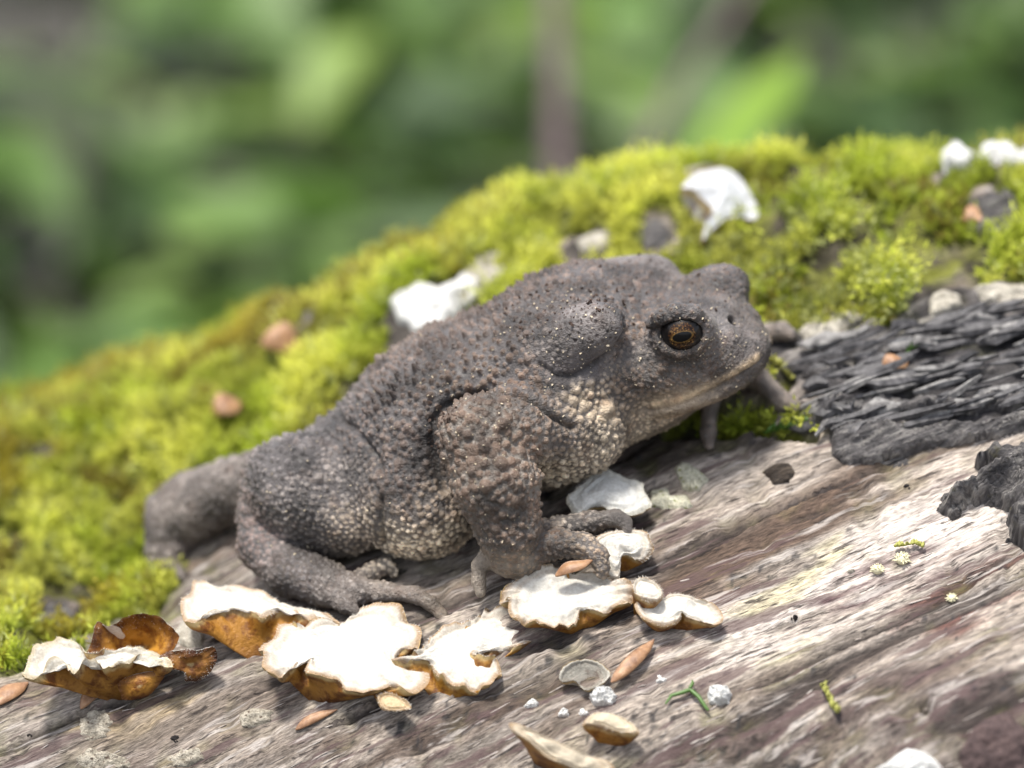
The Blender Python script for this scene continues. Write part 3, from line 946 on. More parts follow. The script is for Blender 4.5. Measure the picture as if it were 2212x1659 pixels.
eye(fe, .262, .88 * he + .33 * hf + .12 * hu)
# ================================================================ MOSS
def on_log_many(px, py):
    d0 = np.stack([P(a, b, 0) - cC for a, b in zip(px, py)])
    d0 = d0 / (d0 @ cF)[:, None]
    res = np.zeros(len(px)); done = np.zeros(len(px), bool)
    for t in np.arange(FOCUS - 5, FOCUS + 13, .04):
        p = cC + t * d0
        b = (p[:, 2] < ground_z(p[:, 0], p[:, 1])) & ~done
        res[b] = t; done |= b
        if done.all(): break
    res[~done] = FOCUS + 12
    return cC + res[:, None] * d0
def log_normal(x, y):
    e = .06
    zx = (ground_z(x + e, y) - ground_z(x - e, y)) / (2 * e); zy = (ground_z(x, y + e) - ground_z(x, y - e)) / (2 * e)
    return unit(np.stack([-zx, -zy, np.ones_like(zx)], 1))

NC = 200000
mx = rng.uniform(-11, 12, NC); my = rng.uniform(-.5, 11.0, NC)
Wm = np.stack([mx, my, ground_z(mx, my)], 1)
mm = moss_mask(Wm)
px, py, dd = project(Wm)
vis = (px > -450) & (px < 2650) & (py < 1550)
gapn = fbm(Wm * 1.5 + 31, 3, 132)
keep = (mm > .45) & vis & (gapn > .385 + .05 * rng.random(NC)) & (rng.random(NC) < np.where(dd > 6.8, .25, .62) * (.55 + .45 * sstep(.35, .5, fbm(Wm * 2.2, 2, 131))))
Wm = Wm[keep]; dd = dd[keep]; px = px[keep]; py = py[keep]
n = len(Wm)
Nm = log_normal(Wm[:, 0], Wm[:, 1])
rr = rng.normal(size=(n, 3))
clump = sstep(.28, .72, fbm(Wm * 1.9, 3, 133))
L = (.10 + .15 * rng.random(n)) * (.45 + .85 * clump)
bank = poly_mask(px, py, [(1480, 560), (1560, 470), (1700, 440), (1900, 440), (2050, 520), (2080, 640), (1900, 720), (1640, 740)], 40)
L = L * (1 + .95 * bank)
down = np.array([.10, -.55, -.65])
D0 = unit(Nm * 1.0 + rr * .42 + np.array([0, 0, .35]) + bank[:, None] * np.array([.1, -.55, -.15]))
D1 = unit(D0 + rng.normal(size=(n, 3)) * .3 + bank[:, None] * down * .8)
NL = 9
hue = fbm(Wm * .8 + 7, 3, 135)
ochre = sstep(.54, .66, fbm(Wm * .55 + 3, 3, 136)) * (px < 1000)
tipc = lerp(np.tile(np.array((.46, .53, .058)), (n, 1)), np.array((.71, .71, .14)), sstep(.35, .65, hue))
tipc = lerp(tipc, np.array((.40, .29, .03)), ochre * .75)
tipc = lerp(tipc, np.array((.50, .52, .24)), (rng.random(n) < .10 + .25 * bank) * .75)
tipc = tipc * ((.65 + .5 * rng.random(n)) * (.68 + .45 * clump))[:, None]
brn = sstep(.52, .64, fbm(Wm * .9 + 77, 3, 138)) * (rng.random(n) < np.where(px < 1000, .75, .35))
tipc = lerp(tipc, np.array((.22, .16, .035)), brn * .8)
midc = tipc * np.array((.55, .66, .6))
Vs, Cs = [], []
side0 = unit(np.cross(D0, rng.normal(size=(n, 3))))
oth0 = np.cross(D0, side0)
for k in range(NL):
    t = (k + .6) / NL
    pos = Wm + L[:, None] * (D0 * t + D1 * (t * t * .5)) - Nm * .03
    tang = unit(D0 + D1 * t)
    a = k * 2.4 + rng.random(n) * .8
    radial = side0 * np.cos(a)[:, None] + oth0 * np.sin(a)[:, None]
    ld = unit(tang * (.55 + .5 * t) + radial * .9)
    ll = (.085 + .05 * rng.random(n)) * (1.15 - .35 * t)
    ww = unit(np.cross(ld, tang)) * (.017 + .008 * rng.random(n))[:, None]
    b0 = pos; mid = pos + ld * (ll * .45)[:, None]; tp = pos + ld * ll[:, None] + tang * (ll * .25)[:, None]
    Vs.append(np.stack([b0, mid - ww, tp, mid + ww], 1))
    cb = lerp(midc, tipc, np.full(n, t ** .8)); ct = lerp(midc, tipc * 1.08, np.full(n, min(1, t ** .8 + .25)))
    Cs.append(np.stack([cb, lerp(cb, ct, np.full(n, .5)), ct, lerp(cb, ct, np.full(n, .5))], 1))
MV = np.concatenate(Vs).reshape(-1, 3); MC = np.concatenate(Cs).reshape(-1, 3)
MQ = np.arange(len(MV)).reshape(-1, 4)
MQ = np.concatenate([MQ[:, [0, 1, 2]], MQ[:, [0, 2, 3]]])
def leafy(name, trans=.45, rough=.55):
    m = NT(name)
    ac = m.attr('Col')
    m.set(Base_Color=ac, Roughness=rough)
    m.b.inputs['Specular IOR Level'].default_value = .25
    tr = m.n('BsdfTranslucent'); m.l(ac, tr.inputs['Color'])
    mx_ = m.n('MixShader'); mx_.inputs[0].default_value = trans
    m.l(m.b.outputs[0], mx_.inputs[1]); m.l(tr.outputs[0], mx_.inputs[2]); m.l(mx_.outputs[0], m.out.inputs[0])
    return m.m
M_MOSS = leafy('moss_leaf')
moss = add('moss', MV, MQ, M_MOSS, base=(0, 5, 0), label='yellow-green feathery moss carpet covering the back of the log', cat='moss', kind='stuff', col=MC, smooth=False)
print('moss shoots', n, 'tris', len(MQ), round(time.time() - T0, 1))
# ================================================================ FUNGI
def closed_curve(pts, n):
    """periodic Catmull-Rom through pts, evenly resampled to n"""
    pts = np.asarray(pts, float); m_ = len(pts)
    out = []
    for i in range(m_):
        p0, p1, p2, p3 = pts[i - 1], pts[i], pts[(i + 1) % m_], pts[(i + 2) % m_]
        for t in np.linspace(0, 1, 12, endpoint=False):
            out.append(.5 * (2 * p1 + (p2 - p0) * t + (2 * p0 - 5 * p1 + 4 * p2 - p3) * t * t + (3 * p1 - p0 - 3 * p2 + p3) * t ** 3))
    out = np.array(out)
    seg = np.linalg.norm(np.roll(out, -1, 0) - out, axis=1)
    s = np.concatenate([[0], np.cumsum(seg)])
    oo = np.concatenate([out, out[:1]])
    q = np.linspace(0, s[-1], n, endpoint=False)
    return np.stack([np.interp(q, s, oo[:, i]) for i in range(3)], 1)

def mat_cap():
    m = NT('fungus_white_felt')
    c = m.coords()
    base = m.attr('Col')
    nn = m.noise(c, 30, 5, .7)
    base = m.mix(1.0, base, m.ramp(nn, [(.3, (.80, .78, .74)), (.65, (1.05, 1.05, 1.04))]), 'MULTIPLY')
    m.set(Base_Color=base, Roughness=.95, Normal=m.bump(m.math('ADD', nn, m.math('MULTIPLY', m.noise(c, 90, 3, .7), .7)), .0005, .8))
    m.b.inputs['Specular IOR Level'].default_value = .1
    return m.m
def mat_under():
    m = NT('fungus_amber_hymenium')
    c = m.coords()
    base = m.attr('Col')
    nn = m.noise(c, 5, 5, .65)
    base = m.mix(m.grey(nn, .42, .64), base, m.mix(1.0, base, (.38, .26, .22), 'MULTIPLY'))
    sp = m.grey(m.voro(c, 16), .0, .10, 1, 0)
    base = m.mix(m.math('MULTIPLY', sp, .5), base, (.55, .45, .3))
    m.set(Base_Color=base, Roughness=.5, Normal=m.bump(m.noise(c, 22, 5, .6), .0004, .6))
    tr = m.n('BsdfTranslucent'); m.l(base, tr.inputs['Color'])
    mx_ = m.n('MixShader'); mx_.inputs[0].default_value = .25
    m.l(m.b.outputs[0], mx_.inputs[1]); m.l(tr.outputs[0], mx_.inputs[2]); m.l(mx_.outputs[0], m.out.inputs[0])
    return m.m
M_CAP = mat_cap(); M_UND = mat_under()
m = NT('fungus_hair'); m.set(Base_Color=(.80, .76, .68, 1), Roughness=.9); M_HAIR = m.m

def fungus(rim, centre, root, label, dish=.0, thick=.03, ripple=.03, amber=(.42, .20, .035), white=(.84, .81, .75), tan=(.44, .30, .18), bands=1.0,
           flip=False, bulge=.25, hair=2200, seed=0, sink=.12, group=None, name='bracket_fungus', hair_len=.026, grow=1.0):
    """rim: (px, py, depth) round the margin; centre: middle of the upper face; root: where it grows from the wood"""
    N, S = 168, 22
    mx0 = np.mean([p[0] for p in rim]); my0 = np.mean([p[1] for p in rim])
    rim = [(mx0 + (p[0] - mx0) * grow, my0 + (p[1] - my0) * grow, p[2]) for p in rim]
    R = closed_curve([P(*p) for p in rim], N)
    Cc = P(*centre)
    nrm = np.zeros(3)
    for a, b in zip(R, np.roll(R, -1, 0)):
        nrm += np.cross(a - Cc, b - Cc)
    nrm = unit(nrm)
    if nrm @ (np.array([0, -.25, 1.0])) < 0: nrm = -nrm
    rt = on_log(*root) if len(root) == 2 else P(*root)
    rt = rt + unit(rt - Cc) * sink
    wob = (vn(np.stack([np.arange(N) * .13, np.full(N, seed * 3.1), np.zeros(N)], 1), seed) - .5) * 2
    wob2 = (vn(np.stack([np.arange(N) * .42, np.full(N, seed * 5.1), np.zeros(N)], 1), seed + 1) - .5) * 2
    up = np.array([0, 0, 1.0])
    R = R + np.outer(wob * ripple + wob2 * ripple * 1.1, nrm)
    s = np.linspace(0, 1, S) ** .8
    ker = np.hanning(47); ker /= ker.sum()
    Rs = np.stack([np.convolve(np.concatenate([R[-23:, i], R[:, i], R[:23, i]]), ker, 'valid') for i in range(3)], 1)
    ang = np.arange(N)
    top = np.zeros((S, N, 3)); tcol = np.zeros((S, N, 3))
    for i, si in enumerate(s):
        q = Cc + (Rs - Cc) * si + (R - Rs) * si ** 5
        nz = (fbm(q * 3.0 + seed, 3, 201 + seed) - .5)
        zon = np.sin((si * 22 + nz * 5)) * .016 * bands * sstep(.35, .8, si)
        q = q + np.outer(dish * (1 - si ** 2) + nz * .22 * (1 - si ** 6) + zon, nrm)
        top[i] = q
        zn = sstep(.66, .96, si + nz * .3)
        bnd = .5 + .5 * np.sin(si * 40 + nz * 9)
        tcol[i] = lerp(np.tile(np.array(white), (N, 1)), np.array(tan), np.clip(zn * (.18 + .50 * bnd) * bands, 0, 1))
    tcol[-1] = np.array(tan) * 1.1; tcol[-2] = lerp(tcol[-2], np.array(tan), np.full(N, .6))
    # rounded margin then the lower face narrowing to the root
    und = np.zeros((S, N, 3)); ucol = np.zeros((S, N, 3))
    t_ = np.linspace(0, 1, S)
    for i, ti in enumerate(t_):
        lip = min(1, ti / .06)
        q = R + (Rs - R) * sstep(0, .5, ti) + (rt - Rs) * (ti ** 1.15) - np.outer(np.full(N, thick * lip), nrm)
        q = q - np.outer(np.full(N, bulge * math.sin(math.pi * ti) * .5), nrm * .4 - unit(rt - Cc) * .0)
        nz = (fbm(q * 2.5 + seed, 3, 231 + seed) - .5)
        q = q + np.outer(nz * .12 * math.sin(math.pi * min(1, ti * 1.4)), nrm)
        und[i] = q
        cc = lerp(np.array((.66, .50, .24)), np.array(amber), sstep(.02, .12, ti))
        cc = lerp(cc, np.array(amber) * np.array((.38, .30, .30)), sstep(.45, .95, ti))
        ucol[i] = cc
    if flip:
        pass
    idx = np.arange(S * N).reshape(S, N)
    def quads(fl):
        a = idx[:-1]; b = idx[1:]
        q = np.stack([a, b, np.roll(b, -1, 1), np.roll(a, -1, 1)], -1).reshape(-1, 4)
        return q[:, ::-1] if fl else q
    base = rt
    e = empty(name, base, label, 'fungus', group)
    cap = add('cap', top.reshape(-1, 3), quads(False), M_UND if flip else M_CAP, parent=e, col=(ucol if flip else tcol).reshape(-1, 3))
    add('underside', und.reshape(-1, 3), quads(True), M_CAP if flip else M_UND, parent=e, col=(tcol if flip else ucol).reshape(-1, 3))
    if hair:
        r2 = np.random.default_rng(seed + 900)
        i = np.clip((S - 1 - np.abs(r2.normal(0, 4, hair))).astype(int), 1, S - 1); j = r2.integers(0, N, hair)
        rimh = r2.random(hair) < .22
        i[rimh] = S - 1
        p = top[i, j] + (top[np.maximum(i - 1, 0), j] - top[i, j]) * r2.random(hair)[:, None]
        out = unit(R[j] - Cc)
        d = unit(nrm * 1.0 + out * (.5 + 1.2 * rimh)[:, None] + r2.normal(size=(hair, 3)) * .45)
        ln = hair_len * (.5 + r2.random(hair))
        if flip: d = unit(out - nrm * .8 + r2.normal(size=(hair, 3)) * .4); ln = ln * .6
        w_ = unit(np.cross(d, r2.normal(size=(hair, 3)))) * .0021
        V = np.stack([p - w_, p + w_, p + d * ln[:, None]], 1).reshape(-1, 3)
        add('fuzz', V, np.arange(len(V)).reshape(-1, 3), M_HAIR, parent=cap, kind='stuff', smooth=False)
    return e

def r4(x, y): return (.36 * x, 1194.5 + .36 * y)
def r5(x, y): return (531 + .48 * x, 1194.5 + .48 * y)
def r3(x, y): return (796 + .352 * x, 796 + .352 * y)
def dep(f, pts, d):
    """depth: one number, or front/back depths spread by picture height"""
    q = [f(*p) for p in pts]
    if np.ndim(d) == 0:
        return [(*p, d) for p in q]
    ys = [p[1] for p in q]; lo, hi = min(ys), max(ys)
    return [(p[0], p[1], d[0] + (d[1] - d[0]) * (hi - p[1]) / (hi - lo)) for p in q]

# left cluster of amber brackets
fungus(dep(r4, [(150, 735), (200, 748), (245, 730), (300, 660), (345, 632), (385, 635), (415, 690), (440, 722), (475, 700), (515, 655), (560, 642), (595, 680), (622, 708), (660, 680), (705, 655), (765, 650),
                (830, 608), (895, 606), (945, 640), (975, 682), (1020, 665), (960, 610), (800, 575), (640, 590), (520, 600), (490, 580), (450, 545), (350, 520), (240, 560), (180, 640)], (-.55, .05)),
       (*r4(540, 625), -.22), r4(730, 865), 'low amber bracket fungus with a deeply rippled pale rim', dish=-.10, ripple=.035, seed=1, grow=1.04, bulge=.3, tan=(.60, .50, .34))
fungus(dep(r4, [(540, 620), (552, 520), (575, 425), (600, 412), (640, 440), (690, 430), (740, 395), (800, 375), (870, 366), (940, 376), (1000, 420), (1060, 480), (1075, 515), (1040, 580), (985, 612), (800, 640)], (-.05, .25)),
       (*r4(850, 540), .42), (*r4(870, 680), .75), 'upright cupped amber fungus lobe with fuzzy rim behind the rippled bracket', flip=True, dish=-.12, ripple=.015, seed=2, amber=(.52, .25, .03), bands=.6)
fungus(dep(r4, [(945, 640), (1000, 598), (1100, 580), (1200, 582), (1275, 562), (1302, 600), (1295, 660), (1245, 735), (1180, 772), (1110, 768), (1105, 705), (1010, 690)], (-.05, -.2)),
       (*r4(1150, 650), .0), (*r4(1150, 720), .45), 'small folded amber fungus lobe beside the cupped one', flip=True, dish=.10, ripple=.015, seed=3, amber=(.36, .16, .03), hair=700, bands=.1)
fungus(dep(r4, [(715, 770), (850, 720), (985, 715), (960, 780), (900, 850), (830, 878), (740, 880), (725, 850)], (-.05, -.15)), (*r4(840, 790), -.12), (*r4(820, 830), .4),
       'amber foot lobe of fungus hanging below the rippled bracket', flip=True, dish=.05, ripple=.01, seed=4, amber=(.50, .23, .03), hair=0, bands=0)
# the white topped bracket with amber belly
fungus(dep(r4, [(1098, 285), (1110, 390), (1160, 416), (1205, 400), (1260, 348), (1330, 334), (1400, 332), (1475, 332), (1520, 368), (1570, 386), (1625, 360), (1690, 336), (1760, 340), (1800, 370), (1850, 402), (1890, 392),
                (1940, 356), (1990, 382), (2022, 412), (1900, 350), (1750, 325), (1700, 305), (1600, 258), (1500, 210), (1400, 188), (1340, 218), (1290, 212), (1235, 172), (1180, 182), (1150, 240)], (.0, 1.05)),
       (*r4(1420, 275), .42), r4(1545, 620), 'broad bracket fungus with white top and glossy amber belly behind the two white ones', dish=-.06, ripple=.04, seed=5, grow=1.03, bulge=.15, amber=(.44, .20, .025))
# big white bracket in front of the hind foot
fungus(dep(r5, [(80, 425), (100, 395), (150, 372), (165, 328), (210, 310), (250, 332), (340, 320), (420, 325), (500, 290), (520, 252), (600, 235), (680, 242), (712, 290), (768, 340), (770, 410), (738, 458), (690, 452),
                (660, 480), (690, 520), (750, 538), (800, 552), (802, 590), (750, 620), (690, 605), (640, 580), (590, 608), (520, 612), (450, 602), (430, 570), (370, 552), (300, 542), (275, 505), (300, 470), (265, 455), (200, 540), (130, 552), (95, 520), (102, 470)], (-.85, .35)),
       (*r5(430, 430), -.2), r5(330, 640), 'largest white felted bracket fungus in front of the toad hind foot', dish=.05, ripple=.075, seed=6, grow=1.06, bulge=.1, hair=2600)
fungus(dep(r5, [(595, 640), (640, 632), (700, 650), (742, 685), (735, 705), (680, 712), (620, 706), (598, 680)], (-.9, -.75)), (*r5(665, 670), -.80), (*r5(560, 600), -.4),
       'tan tongue of fungus hanging under the largest white bracket', dish=.02, ripple=.01, seed=7, white=(.72, .56, .36), hair=300, sink=0)
fungus(dep(r5, [(820, 430), (860, 372), (940, 332), (1010, 325), (1060, 290), (1080, 262), (1180, 266), (1240, 300), (1300, 332), (1310, 360), (1260, 410), (1190, 440), (1100, 432), (1040, 440), (1010, 462), (1070, 488), (1122, 492),
                (1140, 540), (1118, 565), (1085, 592), (980, 592), (930, 570), (870, 520), (835, 465), (760, 482), (690, 490), (720, 470)], (-.82, .1)),
       (*r5(970, 440), -.4), r5(880, 650), 'white lobed bracket fungus between the largest white bracket and the fore foot', dish=.03, ripple=.075, seed=8, grow=1.1, bulge=.2, hair=2000, amber=(.40, .19, .025))
# brackets under the fore foot
fungus(dep(r5, [(1160, 215), (1180, 152), (1250, 110), (1350, 72), (1420, 76), (1480, 92), (1520, 80), (1600, 100), (1650, 128), (1700, 140), (1745, 165), (1730, 212), (1680, 250), (1600, 265), (1530, 242), (1502, 235), (1482, 290), (1400, 335),
                (1330, 322), (1250, 310), (1200, 270), (1198, 215), (1170, 228)], (-.62, -.02)), (*r5(1400, 200), -.28), r5(1480, 330), 'white bracket fungus with scalloped edge right under the toad fore foot', dish=.03, ripple=.075, seed=9, grow=1.07, bulge=.12, hair=2000)
fungus(dep(r5, [(1740, 160), (1765, 112), (1840, 130), (1875, 180), (1868, 212), (1820, 222), (1770, 200)], (-.7, -.45)), (*r5(1810, 170), -.55), r5(1760, 270), 'small rounded white fungus lobe between the scalloped and the trailing bracket', dish=.04, ripple=.01, seed=10, hair=500)
fungus(dep(r5, [(1758, 235), (1800, 218), (1880, 212), (1905, 190), (1960, 190), (2040, 212), (2100, 232), (2140, 290), (2110, 320), (2050, 310), (1985, 290), (1965, 262), (1950, 302), (1900, 325), (1830, 315), (1780, 282)], (-.75, -.45)),
       (*r5(1930, 250), -.52), r5(1880, 320), 'trailing white bracket fungus at the right end of the row', dish=.04, ripple=.012, seed=11, grow=1.05, hair=900)
fungus(dep(r3, [(1360, 1080), (1450, 1010), (1600, 990), (1700, 1000), (1732, 1060), (1752, 1110), (1700, 1180), (1640, 1172), (1585, 1142), (1545, 1160), (1545, 1240), (1530, 1310), (1460, 1280), (1430, 1170)], (-.05, .18)),
       (*r3(1540, 1080), .02), r3(1500, 1260), 'white fungus lobe held between the toad fingers', dish=.05, ripple=.015, seed=12, hair=900)
fungus(dep(r3, [(1215, 800), (1290, 725), (1360, 660), (1430, 610), (1500, 640), (1600, 678), (1680, 700), (1692, 760), (1740, 830), (1700, 872), (1600, 910), (1530, 882), (1480, 880), (1440, 850), (1370, 850), (1285, 930), (1235, 860)], (.35, .95)),
       (*r3(1470, 770), .6), r3(1480, 860), 'lumpy white fungus lying under the toad throat', dish=.10, ripple=.02, seed=17, white=(.78, .78, .76), tan=(.66, .64, .56), hair=1500, amber=(.5, .45, .3))
# curled ones at the lower edge
fungus(dep(r5, [(1188, 765), (1250, 778), (1330, 820), (1400, 848), (1480, 888), (1560, 918), (1620, 932), (1660, 975), (1600, 1010), (1500, 985), (1420, 948), (1350, 915), (1280, 852), (1200, 800)], (-1.9, -1.75)),
       (*r5(1430, 900), -1.78), r5(1330, 960), 'curled tan bracket fungus cut by the lower edge of the view', dish=.10, ripple=.01, seed=13, white=(.80, .70, .55), hair=500, bulge=.3)
fungus(dep(r5, [(1515, 775), (1560, 725), (1640, 728), (1740, 768), (1772, 808), (1735, 815), (1640, 800), (1570, 778)], (-1.5, -1.3)), (*r5(1640, 768), -1.38), r5(1640, 850), 'small curled tan fungus with dark hollow mouth', dish=.08, ripple=.01, seed=14, white=(.78, .68, .52), hair=300, bulge=.4)
fungus(dep(r5, [(1410, 560), (1440, 500), (1530, 478), (1600, 500), (1640, 545), (1600, 590), (1530, 618), (1480, 580), (1430, 582)], (-1.0, -.72)), (*r5(1530, 550), -.74), r5(1540, 575), 'little grey cup fungus with dark hollow on bare wood', dish=-.12, ripple=.012, seed=15, white=(.34, .31, .27), tan=(.62, .60, .54), bands=1.3, hair=0, amber=(.3, .28, .24), bulge=.0)
# the white plate standing in the moss
fungus([(1472, 405, 4.3), (1500, 375, 4.4), (1550, 362, 4.5), (1592, 376, 4.5), (1617, 410, 4.4), (1636, 450, 4.3), (1632, 474, 4.2), (1590, 470, 4.1), (1562, 480, 4.0), (1535, 502, 3.9), (1518, 522, 3.8), (1524, 482, 3.9), (1540, 455, 4.0), (1515, 430, 4.2), (1500, 412, 4.25)],
       (1565, 425, 4.1), (1545, 520), 'white standing fungus plate rising out of the moss above the toad', dish=.05, ripple=.02, seed=16, white=(.72, .74, .78), tan=(.70, .70, .72), hair=0, thick=.12, amber=(.55, .54, .52))
print('fungi', round(time.time() - T0, 1))
# ================================================================ CRUSTS, BARK, LITTER ON THE LOG
def crust_mat(name, c0, c1, scale=9, rough=.9, bump=.0006, spot=None):
    m = NT(name)
    c = m.coords()
    nn = m.noise(c, scale, 6, .68)
    n2 = m.noise(c, scale * 4, 4, .65)
    base = m.ramp(nn, [(.32, c0), (.62, c1)])
    base = m.mix(1.0, base, m.ramp(n2, [(.3, (.7, .7, .7)), (.7, (1.15, 1.15, 1.15))]), 'MULTIPLY')
    if spot:
        base = m.mix(m.grey(m.noise(c, scale * 1.7, 3), .58, .68), base, spot)
    m.set(Base_Color=base, Roughness=rough, Normal=m.bump(m.math('ADD', nn, m.math('MULTIPLY', n2, .5)), bump, .8))
    m.b.inputs['Specular IOR Level'].default_value = .2
    return m.m
M_WHITE = crust_mat('crust_white', (.62, .61, .58), (.86, .86, .84))
M_CREAM = crust_mat('crust_cream', (.36, .34, .24), (.72, .70, .56), spot=(.3, .32, .1))
M_GREYC = crust_mat('crust_grey', (.20, .175, .135), (.52, .47, .385), spot=(.12, .09, .07))
M_BONE = crust_mat('crust_bone', (.30, .27, .22), (.60, .56, .48))
M_BLACK = crust_mat('crust_black', (.010, .009, .009), (.035, .03, .03), rough=.5)
def mat_bark(name, c0, c1, c2):
    m = NT(name)
    gv = m.attr('grain', 'Vector')
    f1 = m.noise(m.scale3(gv, (1.4, 9, 9)), 1.4, 7, .68)
    f2 = m.noise(m.scale3(gv, (4, 26, 26)), 1.4, 4, .65)
    c = m.coords()
    n3 = m.noise(c, 3, 4, .6)
    base = m.ramp(f1, [(.30, c0), (.5, c1), (.72, c2)])
    base = m.mix(1.0, base, m.ramp(f2, [(.3, (.55, .55, .56)), (.7, (1.35, 1.33, 1.3))]), 'MULTIPLY')
    base = m.mix(m.math('MULTIPLY', m.grey(n3, .60, .72), .45), base, (.14, .13, .03))
    m.set(Base_Color=base, Roughness=.7, Normal=m.bump(m.math('ADD', f1, m.math('MULTIPLY', f2, .5)), .0012, 1.0))
    m.b.inputs['Specular IOR Level'].default_value = .35
    return m.m
M_BARK = mat_bark('weathered_bark', (.026, .025, .028), (.12, .113, .115), (.42, .40, .375))
M_KNOT = mat_bark('dark_knot', (.02, .016, .013), (.06, .045, .035), (.2, .16, .12))

def patch(name, poly, height, mat, label, cat, edge=12, lump=.5, lump_f=4.0, strata=0, step=4.0, seed=0, group=None, grain=False, undercut=0, parent=None, tilt=None):
    """a raised crust, lump or flake whose outline on the wood is the picture polygon"""
    poly = np.asarray(poly, float)
    lo, hi = poly.min(0) - edge, poly.max(0) + edge
    step = max(step, max(hi - lo) / 110)
    nx_, ny_ = int((hi[0] - lo[0]) / step) + 2, int((hi[1] - lo[1]) / step) + 2
    X, Y = np.meshgrid(np.linspace(lo[0], hi[0], nx_), np.linspace(lo[1], hi[1], ny_), indexing='ij')
    x, y = X.ravel(), Y.ravel()
    W = on_log_many(x, y)
    nmean = unit(log_normal(W[:, 0], W[:, 1]).mean(0))
    wx = (fbm(W * 3.2 + seed, 3, 301 + seed) - .5) * edge * 3.2; wy = (fbm(W * 3.2 + seed + 9, 3, 302 + seed) - .5) * edge * 3.2
    q = poly_mask(x + wx, y + wy, poly, edge)
    prof = sstep(.38, 1.0, q) ** .75
    if not strata:
        span = min(hi - lo) * .30
        q2 = poly_mask(x + wx * 1.3, y + wy * 1.3, poly, span)
        prof = prof * np.sqrt(np.clip(2 * q2 - .7, 0.02, 1))
    nz = fbm(W * lump_f + seed, 4, 311 + seed, .62)
    hgt = height * (1 if strata else .45) * prof * (1 - lump + 2.2 * lump * nz)
    G_ = grain_uvw(W)
    if strata:
        st = fbm(np.stack([G_[:, 0] * .7, G_[:, 1] * 5, G_[:, 2] * 5], 1), 4, 321 + seed)
        hgt = hgt + prof * (np.floor(st * 7) / 7 - .5) * strata + prof * (st - .5) * strata * .5
    nv = unit(nmean + (tilt if tilt is not None else np.array([0, -.25, .25])))
    V = W + np.outer(np.where(q > .36, hgt - .02, -.25), nv)
    idx = np.arange(len(V)).reshape(nx_, ny_)
    Q = np.stack([idx[:-1, :-1], idx[:-1, 1:], idx[1:, 1:], idx[1:, :-1]], -1).reshape(-1, 4)
    inside = (q[Q] > .30).any(1)
    Q = Q[inside]
    el = np.linalg.norm(W[Q] - W[np.roll(Q, 1, 1)], axis=2).max(1)
    Q = Q[el < .45]                                   # nothing past the crest
    lab = np.arange(len(V))
    for _ in range(400):                               # keep the largest connected piece
        mn = lab[Q].min(1); old = lab.copy()
        for k in range(4): np.minimum.at(lab, Q[:, k], mn)
        if (lab == old).all(): break
    vals, counts = np.unique(lab[Q[:, 0]], return_counts=True)
    Q = Q[lab[Q[:, 0]] == vals[counts.argmax()]]
    used, inv = np.unique(Q, return_inverse=True)
    return add(name, V[used], inv.reshape(-1, 4), mat, label=label, cat=cat, group=group, vec=G_[used], parent=parent)

# --- bark
BP = 'bark'
patch('bark_plate', [(1786, 935), (1792, 985), (1820, 1003), (1880, 1004), (1960, 985), (2060, 962), (2150, 945), (2260, 925), (2260, 895), (2100, 912), (1950, 922), (1860, 915), (1800, 905)], .20, M_BARK,
      'grey-black bark plate ending in a cracked lip above the pale wood', BP, edge=9, lump=.35, strata=.20, seed=1, lump_f=2)
patch('bark_plate', [(1770, 880), (1830, 862), (1960, 868), (2100, 858), (2260, 835), (2260, 880), (2100, 898), (1940, 908), (1850, 900), (1790, 905)], .22, M_BARK,
      'layered dark bark plate with pale fibres just behind the cracked lip', BP, edge=9, lump=.4, strata=.22, seed=2, lump_f=2)
patch('bark_plate', [(1720, 812), (1800, 790), (1960, 790), (2110, 775), (2260, 750), (2260, 800), (2100, 825), (1930, 838), (1800, 840), (1740, 835)], .13, M_BARK,
      'thin dark bark plate crossed by grey fibres under the rusty husk', BP, edge=12, lump=.4, strata=.20, seed=61, lump_f=2)
patch('bark_plate', [(1720, 760), (1800, 735), (1900, 720), (2080, 712), (2260, 690), (2260, 725), (2090, 748), (1920, 765), (1780, 775)], .12, M_BARK,
      'slender slate bark plate directly below the hanging moss', BP, edge=12, lump=.4, strata=.20, seed=62, lump_f=2)
patch('bark_chunk', [(2032, 1085), (2085, 1050), (2125, 1030), (2145, 1000), (2190, 985), (2260, 960), (2260, 1190), (2190, 1170), (2165, 1150), (2168, 1120), (2120, 1105), (2060, 1100)], .40, M_BARK,
      'rough grey bark chunk with a pointed tip on the pale wood', 'bark', edge=26, lump=.7, strata=.22, seed=3, lump_f=3)
patch('wood_knot', [(1648, 1018), (1670, 1002), (1705, 1005), (1722, 1025), (1705, 1050), (1665, 1055)], .24, M_KNOT, 'small dark knob on the wood below the toad chin', None, edge=6, lump=.4, seed=4, parent=log)
patch('bark_flake', [(1385, 485), (1425, 470), (1458, 505), (1440, 540), (1385, 540)], .22, M_BARK, 'slate grey bark flake poking out of moss above the toad back', 'bark', edge=5, lump=.2, seed=5)
patch('bark_flake', [(575, 650), (610, 630), (680, 645), (672, 690), (600, 705)], .25, M_BARK, 'blackish bark flake in the moss behind the toad rump', 'bark', edge=7, lump=.2, seed=6)
patch('bark_flake', [(62, 1340), (90, 1310), (150, 1310), (160, 1335), (100, 1365)], .22, M_BARK, 'grey bark flake lying in moss behind the rippled amber fungus', 'bark', edge=6, lump=.2, seed=7)
patch('bark_flake', [(1880, 1000), (1950, 985), (1985, 1000), (1930, 1015)], .1, M_BARK, 'thin grey splinter under the lip of the bark plate', 'bark', edge=4, lump=.3, seed=8)
